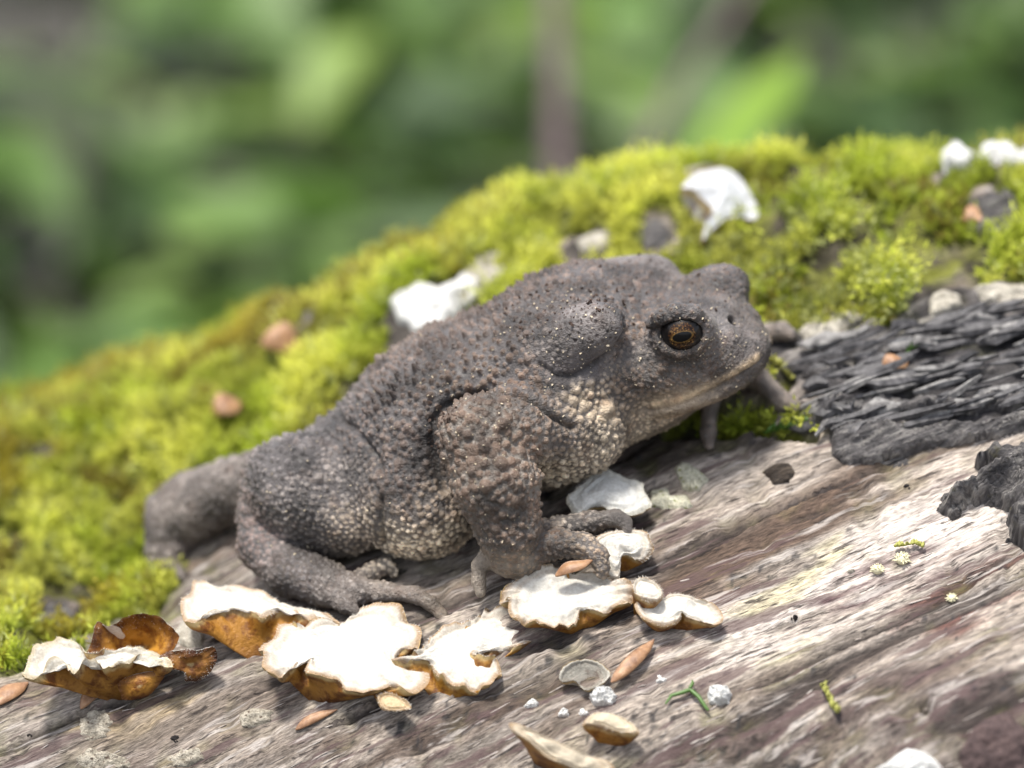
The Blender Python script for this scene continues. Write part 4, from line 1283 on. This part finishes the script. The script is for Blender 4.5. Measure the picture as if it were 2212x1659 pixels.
patch('bark_flake', [(2060, 1640), (2110, 1560), (2180, 1540), (2215, 1590), (2230, 1680), (2080, 1680)], .35, crust_mat('plum_flake', (.05, .037, .038), (.15, .105, .10)), 'plum coloured soft flake at the lower right end of the log', 'flake', edge=9, lump=.4, seed=9)
patch('bark_flake', [(2080, 440), (2140, 415), (2205, 440), (2200, 500), (2140, 525), (2085, 500)], .2, M_BARK, 'black crumbling bark in a gap of the moss under the pinkish husk', 'bark', edge=10, lump=.6, strata=.2, seed=63, lump_f=5)
# --- crust fungi
patch('crust_fungus', [(1400, 1062), (1440, 1052), (1450, 1070), (1490, 1075), (1500, 1100), (1440, 1105), (1405, 1100)], .2, M_CREAM, 'yellowish crust fungus beside the lumpy white one', 'fungus', edge=5, lump=.6, seed=12, lump_f=6)
patch('crust_fungus', [(1455, 1015), (1475, 1000), (1510, 1015), (1530, 1035), (1510, 1062), (1470, 1060)], .26, M_CREAM, 'knobbly cream crust fungus between the yellowish crust and the dark knob', 'fungus', edge=5, lump=.6, seed=13, lump_f=6)
patch('crust_fungus', [(835, 595), (860, 578), (900, 590), (890, 612), (850, 618)], .25, M_WHITE, 'small white crust fungus in moss behind the toad back', 'fungus', edge=6, lump=.5, seed=14)
patch('crust_fungus', [(835, 632), (900, 612), (960, 622), (1015, 590), (1050, 620), (1000, 690), (940, 720), (860, 710)], .40, M_WHITE, 'broad white crust fungus touching the toad back', 'fungus', edge=7, lump=.5, seed=15)
patch('crust_fungus', [(985, 600), (1030, 565), (1100, 540), (1125, 570), (1075, 625), (1010, 650)], .34, M_BONE, 'greyish crust fungus next to the broad white one', 'fungus', edge=7, lump=.5, seed=16)
patch('crust_fungus', [(1245, 525), (1275, 505), (1310, 500), (1340, 515), (1310, 540), (1260, 545)], .2, M_BONE, 'grey-white crust fungus at the moss edge above the parotoid gland', 'fungus', edge=5, lump=.5, seed=17)
patch('crust_fungus', [(2025, 345), (2070, 330), (2110, 345), (2100, 378), (2040, 382)], .5, M_WHITE, 'white crust fungus on the mossy crest of the log', 'fungus', edge=7, lump=.5, seed=18)
patch('crust_fungus', [(2110, 332), (2160, 322), (2260, 318), (2260, 350), (2150, 360)], .5, M_WHITE, 'long white crust fungus beside the one on the crest', 'fungus', edge=7, lump=.5, seed=19)
patch('crust_fungus', [(2005, 650), (2030, 625), (2075, 640), (2085, 670), (2030, 690), (2005, 680)], .3, M_BONE, 'bone coloured lump at the lower edge of the moss', 'fungus', edge=6, lump=.5, seed=20)
patch('crust_fungus', [(2100, 620), (2150, 610), (2230, 620), (2230, 660), (2130, 670)], .25, M_BONE, 'flat bone coloured crust above the dark bark slab', 'fungus', edge=6, lump=.5, seed=21)
patch('crust_fungus', [(1720, 690), (1770, 665), (1830, 640), (1890, 650), (1900, 680), (1840, 710), (1780, 745), (1730, 740)], .26, M_BONE, 'pale crust hanging below the feathery moss bank', 'fungus', edge=8, lump=.5, seed=22)
gl = 'gritty grey crust fungus on the wood near the amber fungi'
patch('crust_fungus', [(165, 1560), (190, 1535), (225, 1530), (245, 1560), (240, 1600), (200, 1610), (172, 1595)], .13, M_GREYC, 'tall gritty grey crust fungus on wood below the amber brackets', 'fungus', edge=6, lump=.6, seed=23, lump_f=6)
patch('crust_fungus', [(155, 1640), (190, 1612), (240, 1620), (285, 1640), (280, 1670), (170, 1675)], .13, M_GREYC, 'wide gritty grey crust fungus below the tall one', 'fungus', edge=6, lump=.6, seed=24, lump_f=6)
patch('crust_fungus', [(355, 1630), (390, 1610), (440, 1615), (448, 1645), (400, 1665), (360, 1655)], .13, M_GREYC, 'rounded gritty grey crust fungus beside the black droppings', 'fungus', edge=6, lump=.6, seed=25, lump_f=6)
patch('crust_fungus', [(515, 1545), (550, 1528), (595, 1535), (590, 1565), (540, 1580), (518, 1570)], .15, M_GREYC, 'thin grey crust fungus below the largest white bracket', 'fungus', edge=6, lump=.6, seed=26, lump_f=6)
patch('crust_fungus', [(375, 1370), (395, 1345), (425, 1350), (445, 1375), (440, 1400), (385, 1395)], .3, M_BONE, 'bone coloured lump between the amber cup and the amber-bellied bracket', 'fungus', edge=5, lump=.5, seed=27)
patch('crust_fungus', [(1895, 1660), (1925, 1630), (1965, 1618), (2010, 1630), (2045, 1675), (1950, 1690)], .42, M_WHITE, 'smooth white fungus knob at the lower edge near the plum flake', 'fungus', edge=8, lump=.2, seed=28)
# --- little white puffs
for i, (x, y, r, lab) in enumerate(((1302, 1508, 30, 'white fluffy fungus puff under the grey cup'), (1556, 1503, 30, 'white fluffy fungus puff beside the green sprig'), (1146, 1525, 16, 'tiny white fungus puff left of the fluffy one'),
                                    (1218, 1545, 15, 'tiny white fungus dot above the curled tan fungus'), (1422, 1465, 15, 'tiny white fungus dot at the tip of the brown bud scale'), (1256, 1540, 14, 'tiny white fungus dot touching the small curled fungus'),
                                    (395, 1578, 12, 'tiny pale fungus dot near the gritty crusts'), (1836, 1236, 13, 'tiny pale tan scab on the white wood'))):
    a = np.linspace(0, 2 * math.pi, 9)[:-1]
    patch('fungus_puff', [(x + r * math.cos(t) * (.8 + .4 * rng.random()), y + r * .8 * math.sin(t) * (.8 + .4 * rng.random())) for t in a], .0085 * r, M_WHITE if i < 6 else M_BONE, lab, 'fungus', edge=4, lump=.9, seed=30 + i, lump_f=13, step=1.2)
# --- black droppings and crumbs
for i, (x, y, r, lab) in enumerate(((376, 1596, 12, 'small black dropping on wood between the grey crusts'), (66, 1592, 9, 'small black dropping near the left end of the wood'), (1718, 1336, 10, 'black crumb sitting at the small hole in white wood'),
                                    (1960, 1052, 9, 'black crumb on pale wood below the bark plate'))):
    a = np.linspace(0, 2 * math.pi, 9)[:-1]
    patch('dropping', [(x + r * math.cos(t), y + r * .85 * math.sin(t)) for t in a], .13, M_BLACK, lab, 'dropping', edge=3, lump=.6, seed=50 + i, lump_f=14, step=1.5)

# --- bud scales, splinters: curved pointed blades lying on the wood
def mat_husk():
    m = NT('dry_husk'); c = m.coords()
    nn = m.noise(m.scale3(c, (1, 1, 1)), 6, 5, .6)
    m.set(Base_Color=m.ramp(nn, [(.3, (.15, .07, .035)), (.55, (.33, .18, .09)), (.75, (.46, .32, .20))]), Roughness=.5, Normal=m.bump(nn, .0004, .6))
    return m.m
M_HUSK = mat_husk()
def blade(name, pts, width, label, cat, cup=.3, mat=None, lift=.05, dep_=None):
    """pts: picture pixels along its length, laid on the log"""
    C_ = np.array([on_log(*p) if len(p) == 2 else P(*p) for p in pts])
    t0 = np.linspace(0, 1, len(C_)); tt = np.linspace(0, 1, 18)
    C_ = np.stack([np.interp(tt, t0, C_[:, i]) for i in range(3)], 1)
    for _ in range(4): C_[1:-1] = (C_[:-2] + 2 * C_[1:-1] + C_[2:]) / 4
    nv = unit(log_normal(C_[:, 0], C_[:, 1]).mean(0))
    ax = unit(C_[-1] - C_[0]); sd = unit(np.cross(nv, ax))
    V = []
    for layer in (0, 1):
        for i, t in enumerate(tt):
            wd = width * (math.sin(math.pi * (t * .97 + .015)) ** .8) * (1.15 - .5 * t)
            for s_ in (-1, -.5, 0, .5, 1):
                V.append(C_[i] + sd * s_ * wd + nv * (lift + cup * wd * (1 - s_ * s_) * (1 if layer == 0 else .72) - (.012 if layer else 0) + .25 * lift * math.sin(t * 5)))
    V = np.array(V); n0 = 18 * 5
    Q = []
    for L_ in (0, n0):
        for i in range(17):
            for j in range(4):
                a = L_ + i * 5 + j
                q = (a, a + 1, a + 6, a + 5)
                Q.append(q if L_ == 0 else q[::-1])
    for i in range(17):
        for j in (0, 4):
            a = i * 5 + j; Q.append((a, a + 5, a + 5 + n0, a + n0))
    return add(name, V, np.array(Q), mat or M_HUSK, label=label, cat=cat)
blade('bud_scale', [(1322, 1486), (1345, 1468), (1378, 1432), (1400, 1408), (1414, 1390)], .10, 'orange-brown pointed bud scale lying on the wood beside the grey cup', 'bud scale', lift=.14)
blade('bud_scale', [(1200, 1246, -.32), (1225, 1228, -.34), (1255, 1222, -.34), (1282, 1210, -.3)], .10, 'brown bud scale clasped under the toad finger', 'bud scale', lift=.02)
blade('bud_scale', [(-10, 1530), (15, 1505), (40, 1490), (62, 1478)], .15, 'blurred tan bud scale behind the rippled amber fungus', 'bud scale')
blade('bud_scale', [(640, 1580), (665, 1562), (700, 1545), (730, 1535)], .07, 'narrow tan splinter below the largest white bracket', 'splinter')
blade('bud_scale', [(175, 1535), (190, 1510), (215, 1490), (240, 1480)], .10, 'brown curled scale under the foot of the amber bracket', 'bud scale')
blade('bud_scale', [(1905, 815), (1925, 806), (1945, 800), (1960, 785)], .16, 'rusty seed husk on the dark bark slab', 'husk', lift=.2)
blade('bud_scale', [(2085, 500), (2098, 488), (2115, 482), (2128, 492)], .16, 'pinkish husk in the dark gap of the moss', 'husk', lift=.2)
blade('bud_scale', [(480, 920), (500, 905), (525, 900), (540, 890)], .22, 'blurred pinkish brown leaf scrap in the moss behind the rump', 'husk', lift=.3)
blade('bud_scale', [(585, 760), (610, 755), (635, 765), (660, 785)], .26, 'blurred brown leaf scrap below the blackish flake', 'husk', lift=.3)
# --- green sprigs
m = NT('green_sprig'); m.set(Base_Color=(.06, .13, .02, 1), Roughness=.45); M_SPRIG = m.m
m = NT('yellow_sprig'); m.set(Base_Color=(.30, .30, .07, 1), Roughness=.6); M_YSP = m.m
def tube_(pts, rads, sides=6):
    pts = np.asarray(pts, float); V = []
    for i, p in enumerate(pts):
        t = unit(pts[min(i + 1, len(pts) - 1)] - pts[max(i - 1, 0)])
        a = unit(np.cross(t, [.31, .17, .93])); b = np.cross(t, a)
        for k in range(sides):
            an = 2 * math.pi * k / sides
            V.append(p + rads[i] * (a * math.cos(an) + b * math.sin(an)))
    Q = [(i * sides + k, i * sides + (k + 1) % sides, (i + 1) * sides + (k + 1) % sides, (i + 1) * sides + k) for i in range(len(pts) - 1) for k in range(sides)]
    return np.array(V), np.array(Q)
def lay(pts, lift):
    return np.array([on_log(*p) + np.array([0, -.2, 1.0]) * lift for p in pts])
def join(parts):
    V, Q, o = [], [], 0
    for v_, q_ in parts:
        V.append(v_); Q.append(q_ + o); o += len(v_)
    return np.concatenate(V), np.concatenate(Q)
V, Q = join([tube_(lay([(1437, 1536), (1450, 1518), (1475, 1511), (1490, 1505)], .10), [.012, .022, .026, .028]), tube_(lay([(1490, 1505), (1508, 1520), (1525, 1545), (1530, 1550)], .10), [.028, .026, .022, .015]),
             tube_(lay([(1490, 1505), (1496, 1494), (1495, 1488)], .12), [.026, .02, .01])])
add('moss_sprig', V, Q, M_SPRIG, label='forked bright green moss sprig lying on bare wood', cat='sprig')
def feather(pts, n_, ln, mat, label):
    L_ = lay(pts, .1)
    parts = [tube_(L_, [.016] * len(L_), 5)]
    t0 = np.linspace(0, 1, len(L_))
    for t in np.linspace(.05, .98, n_):
        p = np.array([np.interp(t, t0, L_[:, i]) for i in range(3)])
        for s_ in (-1, 1):
            d = unit(np.array([rng.normal() * .4 + .3, s_ * .7, .5 + .4 * rng.random()])) * ln * (.6 + .6 * rng.random())
            parts.append(tube_([p, p + d * .5, p + d], [.022, .026, .004], 4))
    V_, Q_ = join(parts)
    return add('moss_sprig', V_, Q_, mat, label=label, cat='sprig')
feather([(1772, 1494), (1785, 1515), (1795, 1540), (1808, 1555)], 9, .10, M_YSP, 'yellowish moss fragment lying on the dark streaked wood')
feather([(1930, 1195), (1950, 1193), (1975, 1188), (1992, 1196)], 8, .06, M_YSP, 'thin yellow-green moss thread above the spiky seed')
feather([(1650, 950), (1690, 942), (1730, 935), (1765, 925)], 16, .15, leafy('fern_moss') if False else M_SPRIG, 'green fern-like moss strand below the far fore foot')
feather([(1660, 790), (1685, 805), (1710, 835)], 10, .12, M_YSP, 'yellow moss strand beside the far toad fingers')
feather([(1955, 780), (1965, 768), (1980, 762)], 6, .10, M_SPRIG, 'tiny green moss tip beside the rusty seed husk')
# --- spiky pale seeds
m = NT('pale_seed'); m.set(Base_Color=(.66, .62, .42, 1), Roughness=.8); M_SEED = m.m
for x, y, r, lab in ((1948, 1216, .085, 'larger spiky cream seed on the purple stained wood'), (1895, 1237, .07, 'spiky cream seed left of the larger one'), (2055, 1298, .06, 'round cream seed near the reddish stain')):
    c0 = on_log(x, y) + np.array([0, -.02, r * .7])
    parts = [tube_([c0 + np.array([0, 0, -r]) * .8, c0 + np.array([0, 0, -r * .5]), c0, c0 + np.array([0, 0, r * .5]), c0 + np.array([0, 0, r * .85])], [r * .4, r * .8, r * .95, r * .8, r * .3], 10)]
    for k in range(46):
        d = unit(rng.normal(size=3)); d[2] = abs(d[2]) - .25
        parts.append(tube_([c0 + d * r * .7, c0 + d * r * 1.1, c0 + d * r * 1.45], [r * .17, r * .12, r * .03], 4))
    V, Q = join(parts)
    add('spiky_seed', V, Q, M_SEED, label=lab, cat='seed')
# --- loose rootlets under the white brackets
m = NT('rootlet'); m.set(Base_Color=(.40, .30, .20, 1), Roughness=.8); M_ROOT = m.m
for i, (pts, lab) in enumerate((([(660, 1445), (655, 1470), (640, 1500)], 'short tan rootlet hanging below the largest white bracket'), ([(675, 1450), (690, 1475), (705, 1498)], 'tan rootlet leaning right below the largest white bracket'))):
    L_ = lay(pts, .25)
    V, Q = tube_(L_, [.05, .045, .03], 7)
    add('rootlet', V, Q, M_ROOT, label=lab, cat='rootlet')

# --- splinters of the dark bark and lifted fibres of the bare wood: thin pointed slivers along the grain
m = NT('sliver_dark'); c = m.coords(); m.set(Base_Color=m.ramp(m.noise(c, 9, 4), [(.35, (.018, .017, .019)), (.65, (.10, .095, .098))]), Roughness=.65); M_SL0 = m.m
m = NT('sliver_grey'); c = m.coords(); m.set(Base_Color=m.ramp(m.noise(c, 9, 4), [(.35, (.06, .056, .056)), (.65, (.26, .25, .24))]), Roughness=.75); M_SL1 = m.m
m = NT('sliver_pale'); c = m.coords(); m.set(Base_Color=m.ramp(m.noise(c, 9, 4), [(.35, (.22, .18, .15)), (.65, (.50, .45, .41))]), Roughness=.8); M_SL2 = m.m
def sliver(p, ln, wd, th, lift, seed_r, gd=None):
    nv = log_normal(p[:1], p[1:2])[0]
    gd = GD if gd is None else gd
    ax = unit(gd - nv * (gd @ nv) + seed_r.normal(size=3) * .05 + nv * lift)
    sd = unit(np.cross(nv, ax)); up_ = np.cross(ax, sd)
    V_, tt = [], (0, .18, .55, .85, 1)
    for t, wf in zip(tt, (.25, .9, 1, .6, .04)):
        o_ = p + ax * ln * (t - .3) + sd * seed_r.normal() * wd * .35
        for a_, b_ in ((-1, -.6), (1, -.6), (.55, 1), (-.55, .8)):
            V_.append(o_ + sd * wd * wf * a_ + up_ * th * (b_ + .3) * (.4 + .6 * wf))
    Q_ = [(i * 4 + k, i * 4 + (k + 1) % 4, i * 4 + 4 + (k + 1) % 4, i * 4 + 4 + k) for i in range(4) for k in range(4)] + [(3, 2, 1, 0), (16, 17, 18, 19)]
    return np.array(V_), np.array(Q_)
r5_ = np.random.default_rng(55)
for k in range(120):
    x = r5_.uniform(1745, 2225); y = 960 - (x - 1790) * .13 - r5_.random() * 215
    if y < 690: continue
    p = on_log(x, y)
    p = p + np.array([0, -.05, .10 + .10 * r5_.random()])
    gd_ = unit(on_log(x + 60, y - 9 - 10 * r5_.random()) - on_log(x, y))
    V, Q = sliver(p, .35 + 1.0 * r5_.random() ** 2, .02 + .09 * r5_.random() ** 2, .015 + .04 * r5_.random(), .04 * r5_.normal(), r5_, gd_)
    add('splinter', V, Q, M_SL1 if r5_.random() < .3 else M_SL0, parent=log, smooth=False)
parts_ = []
for k in range(420):
    x = r5_.uniform(-20, 2230); y = r5_.uniform(1000, 1680)
    if y < 1420 - (x - 0) * .12 or (x < 1450 and y < 1480): continue
    p = on_log(x, y)
    parts_.append(sliver(p + np.array([0, 0, .012]), .12 + .45 * r5_.random() ** 2, .004 + .008 * r5_.random(), .006, .04 + .05 * r5_.random(), r5_))
V, Q = join(parts_)
add('wood_fibres', V, Q, M_SL2, parent=log, kind='stuff', smooth=False)

# --- grit and soil clinging to the toad skin
sk_bvh = BVHTree.FromPolygons(TVd.tolist(), TQ.tolist())
def skin_d(px_, py_):
    d = Vector(CV(px_, py_, 0)) - CAM
    h = sk_bvh.ray_cast(CAM, d.normalized())
    return h
def grit(name, n_, boxes, size, mat, seed):
    r2 = np.random.default_rng(seed)
    V, Fc = [], []
    o = 0
    for _ in range(n_):
        bx = boxes[r2.integers(len(boxes))]
        x = r2.normal(bx[0], bx[2]); y = r2.normal(bx[1], bx[3])
        h = skin_d(x, y)
        if h[0] is None or abs(h[1][2]) < .05: continue
        p = np.array(h[0]); nn = np.array(h[1])
        if nn @ np.array([0, 0, 1]) > 0: nn = -nn
        s_ = size * (.5 + r2.random() ** 2 * 1.6)
        q = r2.normal(size=(6, 3)) * .25 + np.array([(1, 0, 0), (-1, 0, 0), (0, 1, 0), (0, -1, 0), (0, 0, 1), (0, 0, -1)])
        q = q * np.array([1, .6 + .4 * r2.random(), .5]) @ np.linalg.qr(r2.normal(size=(3, 3)))[0]
        V.append(p + nn * s_ * .4 + q * s_)
        Fc.append(np.array([(0, 2, 4), (2, 1, 4), (1, 3, 4), (3, 0, 4), (2, 0, 5), (1, 2, 5), (3, 1, 5), (0, 3, 5)]) + o); o += 6
    return add(name, cam2world(np.concatenate(V)), np.concatenate(Fc), mat, parent=toad, kind='stuff', smooth=False)
m = NT('soil_crumb'); m.set(Base_Color=(.055, .033, .024, 1), Roughness=.9); M_SOIL = m.m
m = NT('sand_grain'); m.set(Base_Color=(.50, .42, .30, 1), Roughness=.6); M_SAND = m.m
grit('soil_crumbs', 300, [(1240, 655, 70, 25), (1180, 700, 40, 30), (1350, 640, 60, 40), (1300, 650, 40, 12), (1540, 620, 40, 30), (1330, 560, 60, 15), (940, 950, 12, 40), (960, 900, 20, 12), (1120, 640, 60, 40)], .017, M_SOIL, 3)
grit('sand_grains', 800, [(1300, 800, 120, 60), (1420, 700, 120, 70), (1050, 1050, 60, 120), (900, 900, 120, 120), (680, 1060, 90, 90), (1150, 880, 80, 50), (1200, 700, 90, 60), (1560, 740, 60, 40)], .0105, M_SAND, 4)
print('bits', round(time.time() - T0, 1))
# ================================================================ GROUND AND UNDERGROWTH BEHIND
GZ = -24.0
m = NT('forest_floor')
c = m.coords(1.0)
nn = m.noise(c, 38, 6, .7)
m.set(Base_Color=m.ramp(nn, [(.3, (.014, .012, .010)), (.5, (.04, .036, .03)), (.7, (.14, .13, .12))]), Roughness=.9, Normal=m.bump(nn, .02, .6))
gv_ = np.array([(-6000, -6000, GZ), (6000, -6000, GZ), (6000, 9000, GZ), (-6000, 9000, GZ)], float)
ground = add('ground', gv_, np.array([[0, 1, 2, 3]]), m.m, base=(0, 0, GZ), kind='structure', smooth=False)

def leaf_mesh(name, mat, length, width, bend, fold, seg=8):
    V, Fq, Cc = [], [], []
    for i in range(seg + 1):
        t = i / seg
        wdt = width * (math.sin(math.pi * min(1, t * .96 + .04)) ** .75) * (1 - .25 * t)
        z = -bend * t * t * length
        for s_ in (-1, -.5, 0, .5, 1):
            V.append((length * t, s_ * wdt, z + abs(s_) * fold * wdt + .04 * width * math.sin(t * 19 + s_ * 2)))
    for i in range(seg):
        for j in range(4):
            a = i * 5 + j
            Fq.append((a, a + 1, a + 6, a + 5))
    me = mesh_np(name, np.array(V) * .01, np.array(Fq), mats=(mat,))
    return me
def mat_leaf(name, stops):
    m = NT(name)
    oi = m.n('ObjectInfo')
    colr_ = m.ramp(oi.outputs['Random'], stops)
    c = m.coords()
    colr_ = m.mix(1.0, colr_, m.ramp(m.noise(c, .9, 3), [(.3, (.75, .78, .7)), (.7, (1.2, 1.18, 1.1))]), 'MULTIPLY')
    m.set(Base_Color=colr_, Roughness=.5)
    tr = m.n('BsdfTranslucent'); m.l(colr_, tr.inputs['Color'])
    mx_ = m.n('MixShader'); mx_.inputs[0].default_value = .4
    m.l(m.b.outputs[0], mx_.inputs[1]); m.l(tr.outputs[0], mx_.inputs[2]); m.l(mx_.outputs[0], m.out.inputs[0])
    return m.m
M_LEAF = mat_leaf('herb_leaf', [(0, (.04, .085, .018)), (.4, (.075, .145, .03)), (.7, (.13, .235, .05)), (1, (.25, .36, .09))])
M_BLUE = mat_leaf('dull_leaf', [(0, (.07, .11, .05)), (.5, (.12, .18, .08)), (1, (.22, .29, .15))])
M_BRT = mat_leaf('bright_leaf', [(0, (.18, .31, .03)), (1, (.22, .35, .04))])
m = NT('herb_stem'); m.set(Base_Color=(.10, .13, .045, 1), Roughness=.6); M_STEM = m.m
m = NT('dead_stalk'); c = m.coords(); m.set(Base_Color=m.ramp(m.noise(c, 2.0, 4), [(.3, (.085, .058, .060)), (.7, (.17, .12, .125))]), Roughness=.8); M_DEAD = m.m
LEAVES = [leaf_mesh('leaf', M_LEAF, 5.5, 1.7, .35, .22), leaf_mesh('leaf', M_BLUE, 7.5, 1.5, .5, .18), leaf_mesh('leaf', M_LEAF, 4.2, 1.5, .2, .3)]
def tube(pts, rads, sides=6):
    pts = np.asarray(pts, float); V = []
    for i, p in enumerate(pts):
        t = unit(pts[min(i + 1, len(pts) - 1)] - pts[max(i - 1, 0)])
        a = unit(np.cross(t, [.31, .17, .93] if abs(t[2]) < .9 else [1, 0, 0])); b = np.cross(t, a)
        for k in range(sides):
            an = 2 * math.pi * k / sides
            V.append(p + rads[i] * (a * math.cos(an) + b * math.sin(an)))
    Q = []
    for i in range(len(pts) - 1):
        for k in range(sides):
            Q.append((i * sides + k, i * sides + (k + 1) % sides, (i + 1) * sides + (k + 1) % sides, (i + 1) * sides + k))
    return np.array(V), np.array(Q)
def child_copy(me, name, parent, loc_cm, rot, scale=1.0):
    ob = bpy.data.objects.new(name, me); COL.objects.link(ob)
    ob.parent = parent
    ob.location = tuple(np.asarray(loc_cm, float) * .01)
    ob.rotation_euler = rot
    ob.scale = (scale,) * 3
    return ob
def herb(x, y, h, nl, kind, label, group=None, name='herb_plant', sc=1.0, r=None):
    r = r or random
    e = empty(name, (x, y, GZ), label, 'plant', group)
    lean = (r.uniform(-.25, .25), r.uniform(-.2, .2))
    pts = [(x + lean[0] * h * t * t, y + lean[1] * h * t * t, GZ + h * t) for t in np.linspace(0, 1, 6)]
    V, Q = tube(pts, np.linspace(.22, .09, 6))
    add('stem', V, Q, M_STEM, parent=e)
    for i in range(nl):
        t = .25 + .75 * (i + 1) / nl
        az = i * 2.4 + r.uniform(-.5, .5)
        child_copy(LEAVES[kind if r.random() < .8 else r.randrange(3)], 'leaf', e, (lean[0] * h * t * t, lean[1] * h * t * t, h * t),
                   (r.uniform(-.4, .4), r.uniform(-.75, .35), az), sc * r.uniform(.75, 1.35))
    return e
rb = random.Random(23)
HL_ = ['blurred leafy green herb with broad leaves behind the log', 'blurred dull green herb with long drooping leaves behind the log', 'blurred green herb with short rounded leaves behind the log']
GR_ = 'herbs in the undergrowth behind the log'
cnt = 0
for row, (y0, nrow) in enumerate(((40, 16), (58, 21), (78, 25), (100, 28), (125, 29), (155, 27))):
    half = ((43 + y0) * .15 + 6) * 1.6
    for i in range(nrow):
        x = -half + 2 * half * (i + rb.uniform(.1, .9)) / nrow
        y = y0 + rb.uniform(-8, 8)
        if row > 2 and x < -half * .28 and rb.random() < .6: continue
        # how high the sight line to the crest passes here: low plants near the log
        hmax = {0: 8.5, 1: 13, 2: 15, 3: 15, 4: 16, 5: 18}[row]
        kd_ = rb.choice((0, 0, 1, 2))
        herb(x, y, hmax * rb.uniform(.6, 1.1), rb.randrange(9, 14), kd_, HL_[kd_], GR_, r=rb, sc=.8 + .09 * row)
        cnt += 1
# single things that stand out in the blur
def stalk(name, pts, rads, label, cat='stalk'):
    V, Q = tube([P(*p) for p in pts], rads, 8)
    return add(name, V, Q, M_DEAD, label=label, cat=cat)
def to_ground(px, py, d):
    p = P(px, py, d); return p
stalk('dead_stalk', [(1190, -300, 46), (1196, -50, 45), (1205, 160, 44), (1208, 400, 43), (1205, 900, 42), (1200, 1500, 41)], [.26, .27, .28, .3, .32, .35], 'upright blurred grey-brown stalk behind the log')
stalk('dead_stalk', [(1640, -80, 52), (1560, 60, 50), (1470, 180, 48), (1400, 330, 46), (1330, 700, 44), (1300, 1500, 42)], [.15, .19, .2, .22, .24, .24], 'slanting blurred brown stalk between the grey stalk and the bright leaf')
# one long bright leaf
e = empty('broad_leaf_plant', P(1500, 520, 40), 'long bright yellow-green blade slanting up behind the crest of the log', 'plant')
bl = leaf_mesh('leaf', M_BRT, 9.5, 1.25, .10, .25)
A0 = P(1470, 470, 40); A1 = P(1730, 60, 44)
dr = unit(A1 - A0)
ob = child_copy(bl, 'leaf_blade', e, A0 - ORIG[e.name], Vector(dr).to_track_quat('X', 'Z').to_euler(), float(np.linalg.norm(A1 - A0) / 9.5))
V, Q = tube([A0, P(1440, 700, 39), P(1425, 1300, 38)], [.25, .25, .3]); add('stem', V, Q, M_STEM, parent=e)
print('background', cnt, round(time.time() - T0, 1))
